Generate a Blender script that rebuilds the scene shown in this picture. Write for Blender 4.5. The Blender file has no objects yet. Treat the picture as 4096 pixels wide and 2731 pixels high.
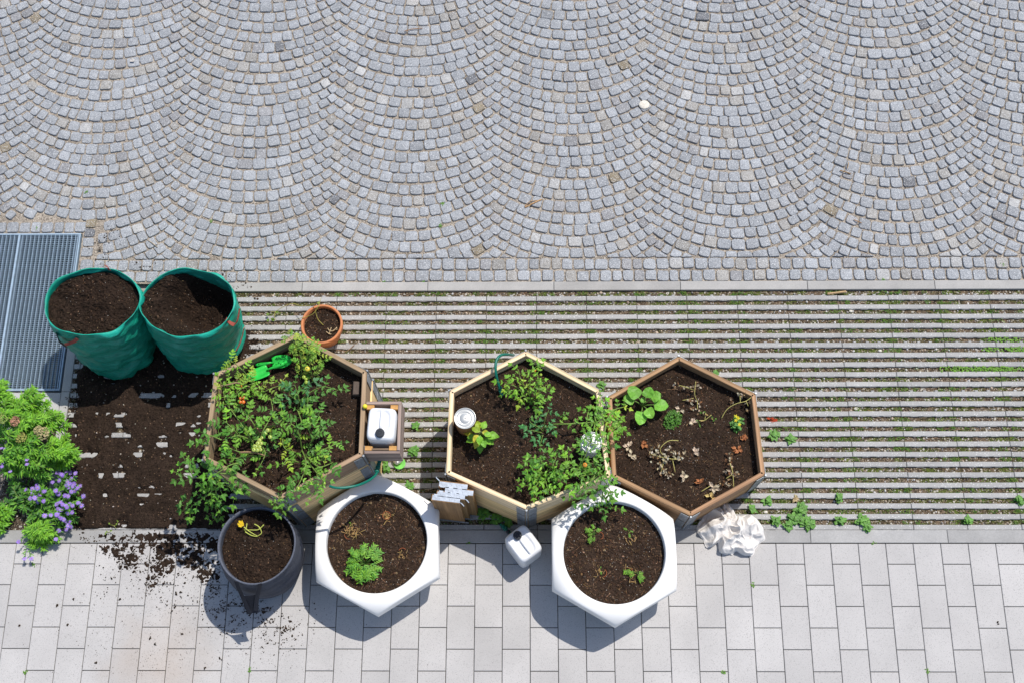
import bpy, math, random
import numpy as np
from mathutils import Vector, Matrix, noise
random.seed(7)
S = bpy.context.scene
COL = S.collection
rad = math.radians
# ------------------------------------------------------------------ camera
F, TILT, ROLL, YAW = 4639.09, 0.3364597, -0.0477306, 0.0477767
CAM = Vector((3.806689, -1.413162, 8.53581))
RC = (Matrix.Rotation(YAW, 3, 'Z') @ Matrix.Rotation(TILT, 3, 'X') @ Matrix.Rotation(ROLL, 3, 'Z'))
cd = bpy.data.cameras.new('camera'); cam = bpy.data.objects.new('camera', cd); COL.objects.link(cam)
cam.matrix_world = Matrix.Translation(CAM) @ RC.to_4x4()
cd.sensor_width = 36; cd.lens = F / 4096 * 36; cd.clip_end = 500; cd.clip_start = .1
S.camera = cam
def at(px, py, z=0.0):
    d = RC @ Vector(((px - 2048) / F, -(py - 1365.5) / F, -1))
    return CAM + d * ((z - CAM.z) / d.z)
# ------------------------------------------------------------------ light
SUN_AZ, SUN_EL = 47.0, 61.2
w = bpy.data.worlds.new("World"); S.world = w; w.use_nodes = True
wn = w.node_tree.nodes; bg = wn['Background']; sky = wn.new('ShaderNodeTexSky')
sky.sky_type = 'NISHITA'; sky.sun_disc = False
sky.sun_elevation = rad(SUN_EL); sky.sun_rotation = rad(90 - SUN_AZ)
w.node_tree.links.new(sky.outputs[0], bg.inputs[0]); bg.inputs[1].default_value = 0.125
sd = bpy.data.lights.new('sun', 'SUN'); sd.energy = 3.8; sd.angle = rad(.53); sd.color = (1, .95, .88)
so = bpy.data.objects.new('sun', sd); COL.objects.link(so)
sv = Vector((math.cos(rad(SUN_AZ)) * math.cos(rad(SUN_EL)), math.sin(rad(SUN_AZ)) * math.cos(rad(SUN_EL)), math.sin(rad(SUN_EL))))
so.rotation_euler = sv.to_track_quat('Z', 'Y').to_euler(); so.location = sv * 20
S.view_settings.view_transform = 'Standard'; S.view_settings.look = 'None'
S.view_settings.exposure = 0.24; S.view_settings.gamma = 1.0

# ------------------------------------------------------------------ helpers
def nz(x, y, z=0.0, s=1.0): return noise.noise(Vector((x * s, y * s, z * s)))
def fbm(x, y, z=0.0, s=1.0, o=3):
    return noise.fractal(Vector((x * s, y * s, z * s)), 1.0, 2.0, o)
class MB:
    def __init__(self, col=(1, 1, 1)): self.v = []; self.f = []; self.c = []; self.col = col
    def add(self, vs, fs, col=None):
        b = len(self.v); self.v += [tuple(q) for q in vs]
        self.f += [tuple(b + i for i in f) for f in fs]
        self.c += [tuple(col or self.col)] * len(vs)
    def box(self, a, b, col=None, bev=0.0):
        (x0, y0, z0), (x1, y1, z1) = a, b; e = bev
        if e <= 0:
            vs = [(x0,y0,z0),(x1,y0,z0),(x1,y1,z0),(x0,y1,z0),(x0,y0,z1),(x1,y0,z1),(x1,y1,z1),(x0,y1,z1)]
            fs = [(0,3,2,1),(4,5,6,7),(0,1,5,4),(1,2,6,5),(2,3,7,6),(3,0,4,7)]
        else:
            vs = [(x0,y0,z0),(x1,y0,z0),(x1,y1,z0),(x0,y1,z0),(x0,y0,z1-e),(x1,y0,z1-e),(x1,y1,z1-e),(x0,y1,z1-e),
                  (x0+e,y0+e,z1),(x1-e,y0+e,z1),(x1-e,y1-e,z1),(x0+e,y1-e,z1)]
            fs = [(0,3,2,1),(0,1,5,4),(1,2,6,5),(2,3,7,6),(3,0,4,7),(4,5,9,8),(5,6,10,9),(6,7,11,10),(7,4,8,11),(8,9,10,11)]
        self.add(vs, fs, col)
    def tube(self, pts, r, n=6, col=None, caps=True):
        pts = [Vector(p) for p in pts]; m = len(pts)
        if not hasattr(r, '__len__'): r = [r] * m
        vs = []; fs = []; up = None
        for i, p in enumerate(pts):
            t = (pts[min(i + 1, m - 1)] - pts[max(i - 1, 0)])
            t = t.normalized() if t.length > 1e-9 else Vector((0, 0, 1))
            if up is None:
                up = Vector((0, 0, 1)) if abs(t.z) < .9 else Vector((1, 0, 0))
            s = t.cross(up).normalized(); up = s.cross(t).normalized()
            for k in range(n):
                a = 2 * math.pi * k / n
                vs.append(p + s * (r[i] * math.cos(a)) + up * (r[i] * math.sin(a)))
        for i in range(m - 1):
            for k in range(n):
                a = i * n + k; b = i * n + (k + 1) % n
                fs.append((a, b, b + n, a + n))
        if caps: fs.append(tuple(range(n))[::-1]); fs.append(tuple((m - 1) * n + k for k in range(n)))
        self.add(vs, fs, col)
    def rings(self, rings, col=None, cap0=False, cap1=False):
        n = len(rings[0]); vs = [q for r in rings for q in r]; fs = []
        for i in range(len(rings) - 1):
            for k in range(n):
                a = i * n + k; b = i * n + (k + 1) % n
                fs.append((a, b, b + n, a + n))
        if cap0: fs.append(tuple(range(n))[::-1])
        if cap1: fs.append(tuple((len(rings) - 1) * n + k for k in range(n)))
        self.add(vs, fs, col)
    def lathe(self, prof, n=32, c=(0, 0, 0), col=None, cap0=False, cap1=False):
        self.rings([[(c[0] + r * math.cos(2*math.pi*k/n), c[1] + r * math.sin(2*math.pi*k/n), c[2] + z) for k in range(n)] for r, z in prof], col, cap0, cap1)
    def blob(self, p, r, col=None, sq=.7, n=0):
        r1 = r * random.uniform(.7, 1.3); r2 = r * random.uniform(.7, 1.3); a = random.random() * 6.28
        ca, sa = math.cos(a), math.sin(a); h = r * sq; t = .5
        loc = [(r1,0,0),(r1*t,r2*t*1.5,0),(-r1*t,r2*t*1.5,0),(-r1,0,0),(-r1*t,-r2*t*1.5,0),(r1*t,-r2*t*1.5,0),
               (r1*.5,0,h),(-r1*.25,r2*.45,h),(-r1*.25,-r2*.45,h)]
        vs = [(p[0] + x*ca - y*sa, p[1] + x*sa + y*ca, p[2] + z) for x, y, z in loc]
        self.add(vs, [(6,7,8),(0,1,6),(1,7,6),(1,2,7),(2,3,7),(3,8,7),(3,4,8),(4,5,8),(5,6,8),(5,0,6)], col)
    def build(self, name, m, parent=None, smooth=False, loc=None):
        me = bpy.data.meshes.new(name); me.from_pydata(self.v, [], self.f)
        a = me.color_attributes.new('Col', 'FLOAT_COLOR', 'POINT')
        c = np.ones((len(self.v), 4), dtype=np.float32); c[:, :3] = np.array(self.c, dtype=np.float32).reshape(-1, 3)
        a.data.foreach_set('color', c.ravel())
        if smooth: me.polygons.foreach_set('use_smooth', [True] * len(me.polygons))
        me.materials.append(m); me.update()
        o = bpy.data.objects.new(name, me); COL.objects.link(o)
        if parent is not None: o.parent = parent
        if loc is not None: o.location = loc
        return o
def tag(o, label, cat, group=None, kind=None):
    o['label'] = label; o['category'] = cat
    if group: o['group'] = group
    if kind: o['kind'] = kind
    return o
def struct(o): o['kind'] = 'structure'; return o
def empty(name, loc, label, cat, group=None, rz=0):
    o = bpy.data.objects.new(name, None); COL.objects.link(o); o.location = loc; o.rotation_euler = (0, 0, rz)
    o.empty_display_size = .05
    return tag(o, label, cat, group)
def shift(mb, o):      # world-built mesh under an Empty that stands at o
    mb.v = [(x - o[0], y - o[1], z - o[2]) for x, y, z in mb.v]; return mb
def bez(pts, n=8):
    pts = [Vector(p) for p in pts]; out = []
    if len(pts) < 3: 
        return [pts[0].lerp(pts[-1], i / n) for i in range(n + 1)]
    for i in range(len(pts) - 1):
        p0 = pts[max(i - 1, 0)]; p1 = pts[i]; p2 = pts[i + 1]; p3 = pts[min(i + 2, len(pts) - 1)]
        for k in range(n):
            t = k / n
            out.append(.5 * ((2 * p1) + (p2 - p0) * t + (2*p0 - 5*p1 + 4*p2 - p3) * t*t + (3*p1 - p0 - 3*p2 + p3) * t**3))
    out.append(pts[-1]); return out
# ------------------------------------------------------------------ materials
def mat(name, base=None, rough=.8, nscale=60, namt=.25, spec=None, bump=.3, bscale=None, bdist=.003,
        stretch=None, metal=0.0, specks=None, trans=0.0, speculars=.3, nscale2=None, namt2=0.0, tint2=(1,1,1)):
    m = bpy.data.materials.new(name); m.use_nodes = True; nt = m.node_tree; N = nt.nodes; L = nt.links
    bs = N['Principled BSDF']; bs.inputs['Roughness'].default_value = rough; bs.inputs['Metallic'].default_value = metal
    bs.inputs['Specular IOR Level'].default_value = speculars
    tc = N.new('ShaderNodeTexCoord'); mp = N.new('ShaderNodeMapping'); L.new(tc.outputs['Object'], mp.inputs[0])
    if stretch: mp.inputs['Scale'].default_value = stretch
    at_ = N.new('ShaderNodeAttribute'); at_.attribute_name = 'Col'
    colsock = at_.outputs['Color']
    if base is not None:
        mx = N.new('ShaderNodeMix'); mx.data_type = 'RGBA'; mx.blend_type = 'MULTIPLY'; mx.inputs[0].default_value = 1
        L.new(colsock, mx.inputs[6]); mx.inputs[7].default_value = (*base, 1); colsock = mx.outputs[2]
    def nmul(scale, amt, colsock, tint=(1,1,1), detail=4):
        n = N.new('ShaderNodeTexNoise'); n.inputs['Scale'].default_value = scale; n.inputs['Detail'].default_value = detail
        L.new(mp.outputs[0], n.inputs['Vector'])
        r = N.new('ShaderNodeMapRange'); r.inputs['From Min'].default_value = .3; r.inputs['From Max'].default_value = .7
        r.inputs['To Min'].default_value = 1 - amt; r.inputs['To Max'].default_value = 1 + amt; L.new(n.outputs[0], r.inputs[0])
        mx = N.new('ShaderNodeMix'); mx.data_type = 'RGBA'; mx.blend_type = 'MULTIPLY'; mx.inputs[0].default_value = 1
        L.new(colsock, mx.inputs[6]); L.new(r.outputs[0], mx.inputs[7])
        if tint != (1,1,1):
            m2 = N.new('ShaderNodeMix'); m2.data_type = 'RGBA'; m2.blend_type = 'MULTIPLY'
            r2 = N.new('ShaderNodeMapRange'); r2.inputs['From Min'].default_value = .5; r2.inputs['From Max'].default_value = .75
            L.new(n.outputs[0], r2.inputs[0]); L.new(r2.outputs[0], m2.inputs[0])
            L.new(mx.outputs[2], m2.inputs[6]); m2.inputs[7].default_value = (*tint, 1); return m2.outputs[2]
        return mx.outputs[2]
    if namt: colsock = nmul(nscale, namt, colsock)
    if nscale2: colsock = nmul(nscale2, namt2, colsock, tint2)
    if specks:      # (scale, threshold, colour)
        for sc, th, cc in specks:
            v = N.new('ShaderNodeTexVoronoi'); v.inputs['Scale'].default_value = sc; L.new(tc.outputs['Object'], v.inputs['Vector'])
            sp = N.new('ShaderNodeSeparateColor'); L.new(v.outputs['Color'], sp.inputs[0])
            g = N.new('ShaderNodeMath'); g.operation = 'GREATER_THAN'; g.inputs[1].default_value = th; L.new(sp.outputs[0], g.inputs[0])
            mx = N.new('ShaderNodeMix'); mx.data_type = 'RGBA'; L.new(g.outputs[0], mx.inputs[0])
            L.new(colsock, mx.inputs[6]); mx.inputs[7].default_value = (*cc, 1); colsock = mx.outputs[2]
    L.new(colsock, bs.inputs['Base Color'])
    if bump:
        n = N.new('ShaderNodeTexNoise'); n.inputs['Scale'].default_value = bscale or nscale; n.inputs['Detail'].default_value = 5
        L.new(mp.outputs[0], n.inputs['Vector'])
        b = N.new('ShaderNodeBump'); b.inputs['Strength'].default_value = bump; b.inputs['Distance'].default_value = bdist
        L.new(n.outputs[0], b.inputs['Height']); L.new(b.outputs[0], bs.inputs['Normal'])
    if trans:
        tr = N.new('ShaderNodeBsdfTranslucent'); L.new(colsock, tr.inputs[0]); ms = N.new('ShaderNodeMixShader')
        ms.inputs[0].default_value = trans; L.new(bs.outputs[0], ms.inputs[1]); L.new(tr.outputs[0], ms.inputs[2])
        L.new(ms.outputs[0], N['Material Output'].inputs[0])
    return m
M = {}
M['granite'] = mat('granite', rough=.75, nscale=260, namt=.28, bump=.6, bscale=140, bdist=.004, nscale2=9, namt2=.10, specks=[(330, .90, (.10,.10,.11)), (300, .93, (.62,.62,.62))])
M['sand'] = mat('joint_sand', base=(.29,.25,.205), rough=.95, nscale=150, namt=.45, bump=.8, bscale=120, bdist=.01, specks=[(170, .86, (.52,.46,.38)), (150, .86, (.11,.09,.07))], nscale2=2.5, namt2=.2)
M['slab'] = mat('slab_concrete', rough=.85, nscale=180, namt=.10, bump=.25, bscale=220, bdist=.002, specks=[(260, .95, (.30,.29,.28))], nscale2=2.2, namt2=.09)
nt = M['slab'].node_tree; bs_ = nt.nodes['Principled BSDF']; src = bs_.inputs['Base Color'].links[0].from_socket
q_ = at(640, 2650); tc_ = nt.nodes.new('ShaderNodeTexCoord'); vm = nt.nodes.new('ShaderNodeVectorMath'); vm.operation = 'DISTANCE'; vm.inputs[1].default_value = q_
no_ = nt.nodes.new('ShaderNodeTexNoise'); no_.inputs['Scale'].default_value = 5; nt.links.new(tc_.outputs['Object'], no_.inputs['Vector'])
nt.links.new(tc_.outputs['Object'], vm.inputs[0]); ad = nt.nodes.new('ShaderNodeMath'); ad.operation = 'MULTIPLY_ADD'; nt.links.new(no_.outputs[0], ad.inputs[0]); ad.inputs[1].default_value = .5; nt.links.new(vm.outputs['Value'], ad.inputs[2])
mr_ = nt.nodes.new('ShaderNodeMapRange'); nt.links.new(ad.outputs[0], mr_.inputs[0]); mr_.inputs['From Min'].default_value = .22; mr_.inputs['From Max'].default_value = .72; mr_.inputs['To Min'].default_value = .38; mr_.inputs['To Max'].default_value = 0
mx_ = nt.nodes.new('ShaderNodeMix'); mx_.data_type = 'RGBA'; nt.links.new(mr_.outputs[0], mx_.inputs[0]); nt.links.new(src, mx_.inputs[6]); mx_.inputs[7].default_value = (.34,.24,.16,1); nt.links.new(mx_.outputs[2], bs_.inputs['Base Color'])
M['kerb'] = mat('kerb_concrete', rough=.9, nscale=120, namt=.09, bump=.3, bscale=200, bdist=.002, nscale2=5, namt2=.10)
M['slat'] = mat('slat_concrete', rough=.9, nscale=150, namt=.12, bump=.4, bscale=160, bdist=.003, nscale2=4, namt2=.10, specks=[(220, .96, (.6,.6,.58))])
M['gapsoil'] = mat('gravelly_soil', rough=1, nscale=40, namt=.5, bump=1, bscale=90, bdist=.012, specks=[(160, .88, (.30,.25,.18)), (120, .85, (.03,.022,.014)), (90, .95, (.45,.42,.36))])
M['pebble'] = mat('pebble', rough=.7, nscale=90, namt=.2, bump=.2)
M['soil'] = mat('potting_soil', rough=1, nscale=70, namt=.45, bump=1, bscale=110, bdist=.015, nscale2=9, namt2=.25, speculars=.1)
M['grass'] = mat('grass_blades', rough=.6, nscale=30, namt=.2, bump=0, trans=.3)
M['leaf'] = mat('leaf_green', rough=.5, nscale=70, namt=.22, bump=.3, bscale=150, bdist=.002, trans=.32, speculars=.4)
M['stem'] = mat('plant_stem', rough=.6, nscale=80, namt=.2, bump=.2)
M['dead'] = mat('dry_leaf', rough=.85, nscale=90, namt=.3, bump=.5, trans=.15)
M['petal'] = mat('petal', rough=.6, nscale=60, namt=.1, bump=0, trans=.3)
M['fruit'] = mat('tomato_skin', rough=.25, nscale=30, namt=.15, bump=0, speculars=.5)
M['wood'] = mat('wood_board', rough=.75, nscale=1, namt=.32, bump=.6, bscale=1.5, bdist=.003, stretch=(2.2, 90, 60), nscale2=.35, namt2=.3)
M['woodend'] = mat('wood_end', rough=.8, nscale=60, namt=.2, bump=.3)
M['galv'] = mat('galvanised_steel', rough=.45, nscale=45, namt=.25, bump=.2, metal=.4)
M['steelw'] = mat('bright_zinc', rough=.5, nscale=45, namt=.2, bump=.2, metal=.5)
M['grate'] = mat('grate_steel', base=(.34,.44,.53), rough=.5, nscale=30, namt=.12, bump=0, metal=.3)
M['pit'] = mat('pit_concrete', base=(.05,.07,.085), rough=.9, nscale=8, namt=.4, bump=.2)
M['white'] = mat('white_plastic', base=(.80,.79,.77), rough=.45, nscale=5, namt=.03, bump=.12, bscale=60, bdist=.002)
M['can'] = mat('white_canister', rough=.4, nscale=20, namt=.04, bump=.15, bscale=35, bdist=.003, trans=.15)
M['black'] = mat('black_plastic', base=(.02,.024,.032), rough=.4, nscale=40, namt=.2, bump=.1)
M['green'] = mat('green_tarp', rough=.42, nscale=25, namt=.18, bump=.5, bscale=18, bdist=.012, stretch=(1, 1, 5), speculars=.45, nscale2=4, namt2=.15)
M['strap'] = mat('strap_webbing', rough=.8, nscale=120, namt=.25, bump=.4)
M['felt'] = mat('grey_felt', rough=.9, nscale=70, namt=.2, bump=.4, bscale=90, bdist=.003, nscale2=6, namt2=.15)
M['terra'] = mat('terracotta', base=(.52,.20,.085), rough=.8, nscale=30, namt=.12, bump=.15)
M['tin'] = mat('tin_plate', base=(.62,.62,.58), rough=.32, nscale=30, namt=.06, bump=0, metal=.55)
M['rust'] = mat('rusty_can_wall', base=(.30,.16,.07), rough=.6, nscale=25, namt=.35, bump=.2, metal=.3)
M['hose'] = mat('green_hose', base=(.006,.14,.10), rough=.35, nscale=30, namt=.1, bump=0)
M['trowel'] = mat('green_enamel', rough=.35, nscale=18, namt=.25, bump=.1)
M['cloth'] = mat('white_cloth', base=(.74,.71,.68), rough=.9, nscale=15, namt=.06, bump=.5, bscale=28, bdist=.006, trans=.1)
M['foil'] = mat('foil', base=(.85,.85,.85), rough=.3, nscale=50, namt=.1, bump=1, bscale=60, bdist=.01, metal=.9)
M['ground'] = mat('ground_far', base=(.30,.28,.25), rough=.95, nscale=6, namt=.2, bump=.4)
gm = bpy.data.materials.new('clear_plastic'); gm.use_nodes = True
g = gm.node_tree.nodes['Principled BSDF']; g.inputs['Transmission Weight'].default_value = .8; g.inputs['Roughness'].default_value = .12
g.inputs['Base Color'].default_value = (.85,.9,.9,1); g.inputs['IOR'].default_value = 1.3; M['clear'] = gm

# ================================================================== SETTING
# pit under the grating leaves a hole in the ground
PX0, PX1, PY0, PY1 = -2.6, .145, 1.20, 2.485
mb = MB()
R = 60
for a, b in (((-R, -R), (R, PY0)), ((-R, PY1), (R, R)), ((-R, PY0), (PX0, PY1)), ((PX1, PY0), (R, PY1))):
    mb.add([(a[0], a[1], -.06), (b[0], a[1], -.06), (b[0], b[1], -.06), (a[0], b[1], -.06)], [(0, 1, 2, 3)])
struct(mb.build('ground', M['ground']))
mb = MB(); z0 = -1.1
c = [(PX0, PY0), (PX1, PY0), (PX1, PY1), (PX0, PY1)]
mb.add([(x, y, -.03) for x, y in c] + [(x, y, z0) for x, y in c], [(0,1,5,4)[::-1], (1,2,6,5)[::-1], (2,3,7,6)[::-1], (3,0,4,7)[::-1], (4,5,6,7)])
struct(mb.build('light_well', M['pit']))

# ---- joint sand of the cobbles
mb = MB(); gx0, gx1, gy1 = -3.6, 11.4, 7.6
for a, b in (((PX1 + .03, 2.065), (gx1, gy1)), ((gx0, PY1 + .02), (PX1 + .03, gy1))):
    nx = int((b[0]-a[0]) / .05); ny = int((b[1]-a[1]) / .05); base = len(mb.v)
    vs = []; fs = []
    for j in range(ny + 1):
        for i in range(nx + 1):
            x = a[0] + (b[0]-a[0])*i/nx; y = a[1] + (b[1]-a[1])*j/ny
            vs.append((x, y, -.012 + .004 * nz(x, y, 0, 6)))
    for j in range(ny):
        for i in range(nx):
            k = j*(nx+1)+i; fs.append((k, k+1, k+nx+2, k+nx+1))
    mb.add(vs, fs)
struct(mb.build('joint_sand', M['sand']))

# ---- cobbles: segmental arches
def stone_col():
    r = random.random(); g = random.gauss(.305, .024); g = max(.22, min(.39, g))
    if r < .004: return (g*.75, g*.62, g*.42)
    if r < .06: return (g*1.0, g*.96, g*.89)
    if r < .065: return (.14, .145, .155)
    if r < .085: return (g*1.22, g*1.21, g*1.18)
    if r < .13: return (g*.82, g*.82, g*.84)
    return (g*.95, g*.995, g*1.05)
cob = MB()
def stone(cx, cy, ang, w, h, ylim=None, xlim=None):
    if ylim is not None and cy < ylim - .028: return
    j = .075
    hw, hh = w/2, h/2
    pts = []
    for sx, sy in ((-1,-1),(0,-1),(1,-1),(1,0),(1,1),(0,1),(-1,1),(-1,0)):
        k = 1.0 if sx and sy else 1.035
        pts.append((sx*hw*k*(1 + random.uniform(-j, j)), sy*hh*k*(1 + random.uniform(-j, j))))
    # cut the corners a little
    q = []
    for i, p_ in enumerate(pts):
        if i % 2 == 0:
            a_ = pts[i-1]; b_ = pts[(i+1) % 8]; t = random.uniform(.12, .3)
            q.append((p_[0]+(a_[0]-p_[0])*t, p_[1]+(a_[1]-p_[1])*t)); q.append((p_[0]+(b_[0]-p_[0])*t, p_[1]+(b_[1]-p_[1])*t))
        else: q.append(p_)
    ca, sa = math.cos(ang), math.sin(ang)
    W = [(cx + x*ca - y*sa, cy + x*sa + y*ca) for x, y in q]
    if ylim is not None: W = [(x, max(y, ylim + random.uniform(0, .004))) for x, y in W]
    if xlim is not None and min(y for x, y in W) < xlim[1]: 
        if cx < xlim[0] + .01: return
        W = [(max(x, xlim[0]), y) for x, y in W]
    zt = random.gauss(.003, .002); tx = random.uniform(-.03, .03); ty = random.uniform(-.03, .03)
    mx = sum(x for x, y in W)/len(W); my = sum(y for x, y in W)/len(W)
    n = len(W); vs = []
    def Z(x, y, d): return zt + tx*(x-cx) + ty*(y-cy) - d
    for x, y in W: vs.append((x, y, -.05))
    for x, y in W: vs.append((x, y, Z(x, y, .009)))
    for x, y in W:
        f = .93; X = mx+(x-mx)*f; Y = my+(y-my)*f; vs.append((X, Y, Z(X, Y, .002 + random.uniform(0, .0015))))
    vs.append((mx, my, Z(mx, my, -.001)))
    fs = []
    for i in range(n):
        k = (i+1) % n
        fs += [(i, k, k+n, i+n), (i+n, k+n, k+2*n, i+2*n), (i+2*n, k+2*n, 3*n)]
    cob.add(vs, fs, stone_col())
PITCH = 1.318; X00 = -.46; THM = rad(40); RR = PITCH/2/math.sin(THM); ROW = .1015
YROW = 2.275
for k in range(-3, 9):
    xa = X00 + k*PITCH; xc = xa + PITCH/2; xb = xa + PITCH
    ph = (k % 2) * ROW * .5 + random.uniform(-.01, .01)
    for r in range(-2, 62):
        y0 = 1.9 + ph + r*ROW + RR*math.cos(THM)
        nst = random.choice((14, 15, 15, 16)); ws = [random.uniform(.82, 1.2)*(1.12 - .3*abs((i+.5)/nst - .5)*1.0) for i in range(nst)]
        tot = sum(ws); th = -THM; jit = random.uniform(-.006, .006)
        for i in range(nst):
            dt = ws[i]/tot*2*THM; t = th + dt/2; th += dt
            rr = RR + random.uniform(-.005, .005)
            x = xc + rr*math.sin(t); y = y0 - rr*math.cos(t) + jit
            hgt = ROW*math.cos(t) - .0095
            wd = dt*RR - .0095
            if x < .27 and y < 2.60: continue
            if x < gx0+.05 or x > gx1-.05 or y > gy1: continue
            stone(x, y, t+random.uniform(-.06,.06), wd*random.uniform(.93,1.03), max(hgt, .055)*random.uniform(.88, 1.04), ylim=YROW if y < YROW+.12 else None, xlim=(.285, 2.62) if x < .36 else None)
for row, y in ((0, 2.121), (1, 2.222)):
    x = .19
    while x < gx1 - .1:
        wd = random.uniform(.078, .112); stone(x + wd/2, y + random.uniform(-.005, .005), random.uniform(-.04, .04), wd - .012, random.uniform(.082, .094)); x += wd
y = 2.33
while y < 2.6:
    hh = random.uniform(.08, .1)
    stone(.232, y + hh/2 - .03, random.uniform(-.05, .05), .085, hh - .01); y += hh
x = -3.5
while x < .2:
    wd = random.uniform(.08, .11); stone(x + wd/2, 2.562, random.uniform(-.04, .04), wd - .012, .086); x += wd
struct(cob.build('cobblestone_paving', M['granite']))

# ---- kerbs
mb = MB()
x = -3.0
k0 = at(1209, 1145).x; x = k0 - 1.0 * 1
kx = x
while kx < 11.2:
    g = random.uniform(.32, .37); mb.box((max(kx, .18)+.0015, 1.992, -.1), (kx+.998, 2.067, .006), (g*1.02, g*.99, g*.94), .003); kx += 1.0
struct(mb.build('kerb', M['kerb']))
mb = MB(); kx = at(3242, 2150).x - 9
while kx < 11.2:
    g = random.uniform(.30, .37); mb.box((kx+.0015, .004, -.1), (kx+.9985, .098, .004), (g*1.01, g*.99, g*.96), .003); kx += 1.0
mb.box((.182, .10, -.1), (.245, 1.17, .003), (.4,.39,.37), .003); mb.box((.182, 1.172, -.1), (.25, 1.985, .003), (.4,.39,.37), .003)
struct(mb.build('kerb_strip', M['kerb']))

# ---- slabs
mb = MB()
for i in range(-16, 44):
    x = i * .2
    y = 0.0 if i % 2 else .151
    while y > -3.6:
        y1 = min(y, 0.0); g = random.gauss(.43, .012); zt = random.uniform(-.0012, .0012)
        mb.box((x+.0022, y-.3018+.0022, -.07), (x+.1978, y1-.0022, zt), (g*1.01, g*.975, g*.945), .003)
        y -= .3018
struct(mb.build('slab_paving', M['slab']))
mb = MB()
mb.add([(-3.4, -3.7, -.012), (8.9, -3.7, -.012), (8.9, .004, -.012), (-3.4, .004, -.012)], [(0,1,2,3)])
struct(mb.build('slab_joint_sand', mat('slab_joint', base=(.055,.05,.035), rough=1, nscale=50, namt=.5, bump=.3)))
# slabs below the light well
mb = MB()
for i in range(-8, 1):
    x = -.02 + i*.2
    for y0, y1 in ((.86, 1.0), (1.0, 1.165)):
        g = random.gauss(.44, .015); mb.box((x+.002, y0+.002, -.07), (min(x+.198, .18), y1-.002, 0), (g, g*.98, g*.955), .003)
struct(mb.build('slab_strip', M['slab']))

# ---- slat pavers
SP = .07851; S0 = 1.9444; SW = .038
mb = MB(); J0 = 6.224 - .3948*20
for k in range(24):
    y1 = S0 - k*SP; x = J0; nub = k in (0, 10, 5)
    while x < 11.2:
        a = max(x, .25)
        if x + .39 > .27:
            g = random.uniform(.31, .37); dy = random.uniform(-.0015, .0015)
            mb.box((a+.002, y1-SW+dy, -.06), (x+.3928, y1+dy, random.uniform(-.001, .001)), (g*1.01, g*.99, g*.955), .0035)
            # wave on the underside edge: spacer lugs
            for u in (.1, .2, .29):
                xx = x+u
                if xx > .3: 
                    mb.box((xx-.028, y1-SW-.0025+dy, -.06), (xx+.028, y1-SW+.001+dy, -.004), (g*.95, g*.93, g*.9))
                    if nub: mb.box((xx-.012, y1-.001+dy, -.06), (xx+.012, y1+.012+dy, -.004), (g, g*.98, g*.95), .003)
        x += .3948
struct(mb.build('slat_paving', M['slat']))
# ---- bed between the slats (moss, gravel)
mb = MB(); nx, ny = 440, 95
vs = []; fs = []; cs = []
for j in range(ny+1):
    for i in range(nx+1):
        x = .2 + 11.0*i/nx; y = .09 + 1.92*j/ny
        z = -.019 + .006*nz(x, y, 1, 25) + .004*nz(x, y, 3, 60)
        mo = fbm(x, y, 5, 7, 3) + .3*nz(x, y, 9, 30)
        if mo > .16: c_ = (.075, .095, .018)
        elif mo > -.05: c_ = (.075, .06, .028)
        else: c_ = (.12, .085, .055)
        vs.append((x, y, z)); cs.append(c_)
for j in range(ny):
    for i in range(nx):
        k = j*(nx+1)+i; fs.append((k, k+1, k+nx+2, k+nx+1))
mb.v = vs; mb.f = fs; mb.c = cs
struct(mb.build('gravel_bed', M['gapsoil'], smooth=True))
gap_y = [S0 - k*SP + .5*(SP - SW) + random.uniform(-.0, .0) for k in range(0, 24)]
mb = MB()
for _ in range(16000):
    y = random.choice(gap_y) + random.uniform(-.014, .014); x = random.uniform(.25, 9.2)
    r = random.uniform(.0022, .0055) if random.random() < .86 else random.uniform(.006, .0125)
    g = random.choice(((.55,.52,.47), (.42,.34,.25), (.62,.6,.57), (.33,.3,.27), (.5,.4,.3), (.25,.2,.16)))
    f_ = random.uniform(.7, 1.15)
    mb.blob((x, y, -.019), r, tuple(q*f_ for q in g), .9)
tag(mb.build('gravel', M['pebble']), 'loose pebbles lying in the gaps between the concrete slats', 'gravel', kind='stuff')
# straw / wood bits in gaps
mb = MB()
for _ in range(750):
    y = random.choice(gap_y) + random.uniform(-.01, .01); x = random.uniform(1.7, 9) if random.random() < .6 else random.gauss(3.0, .2); L_ = random.uniform(.015, .06); a = random.gauss(0, .5)
    c_ = random.choice(((.42,.33,.2), (.25,.17,.1), (.5,.43,.32), (.36,.2,.1)))
    p0 = Vector((x, y, -.007)); d = Vector((math.cos(a), math.sin(a)*.6, random.uniform(-.05, .12)))*L_
    mb.tube([p0, p0 + d*.5 + Vector((0,0,.002)), p0+d], random.uniform(.0008, .002), 4, c_)
tag(mb.build('straw_litter', M['dead']), 'bits of dry straw and bark between the slats', 'litter', kind='stuff')

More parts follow.
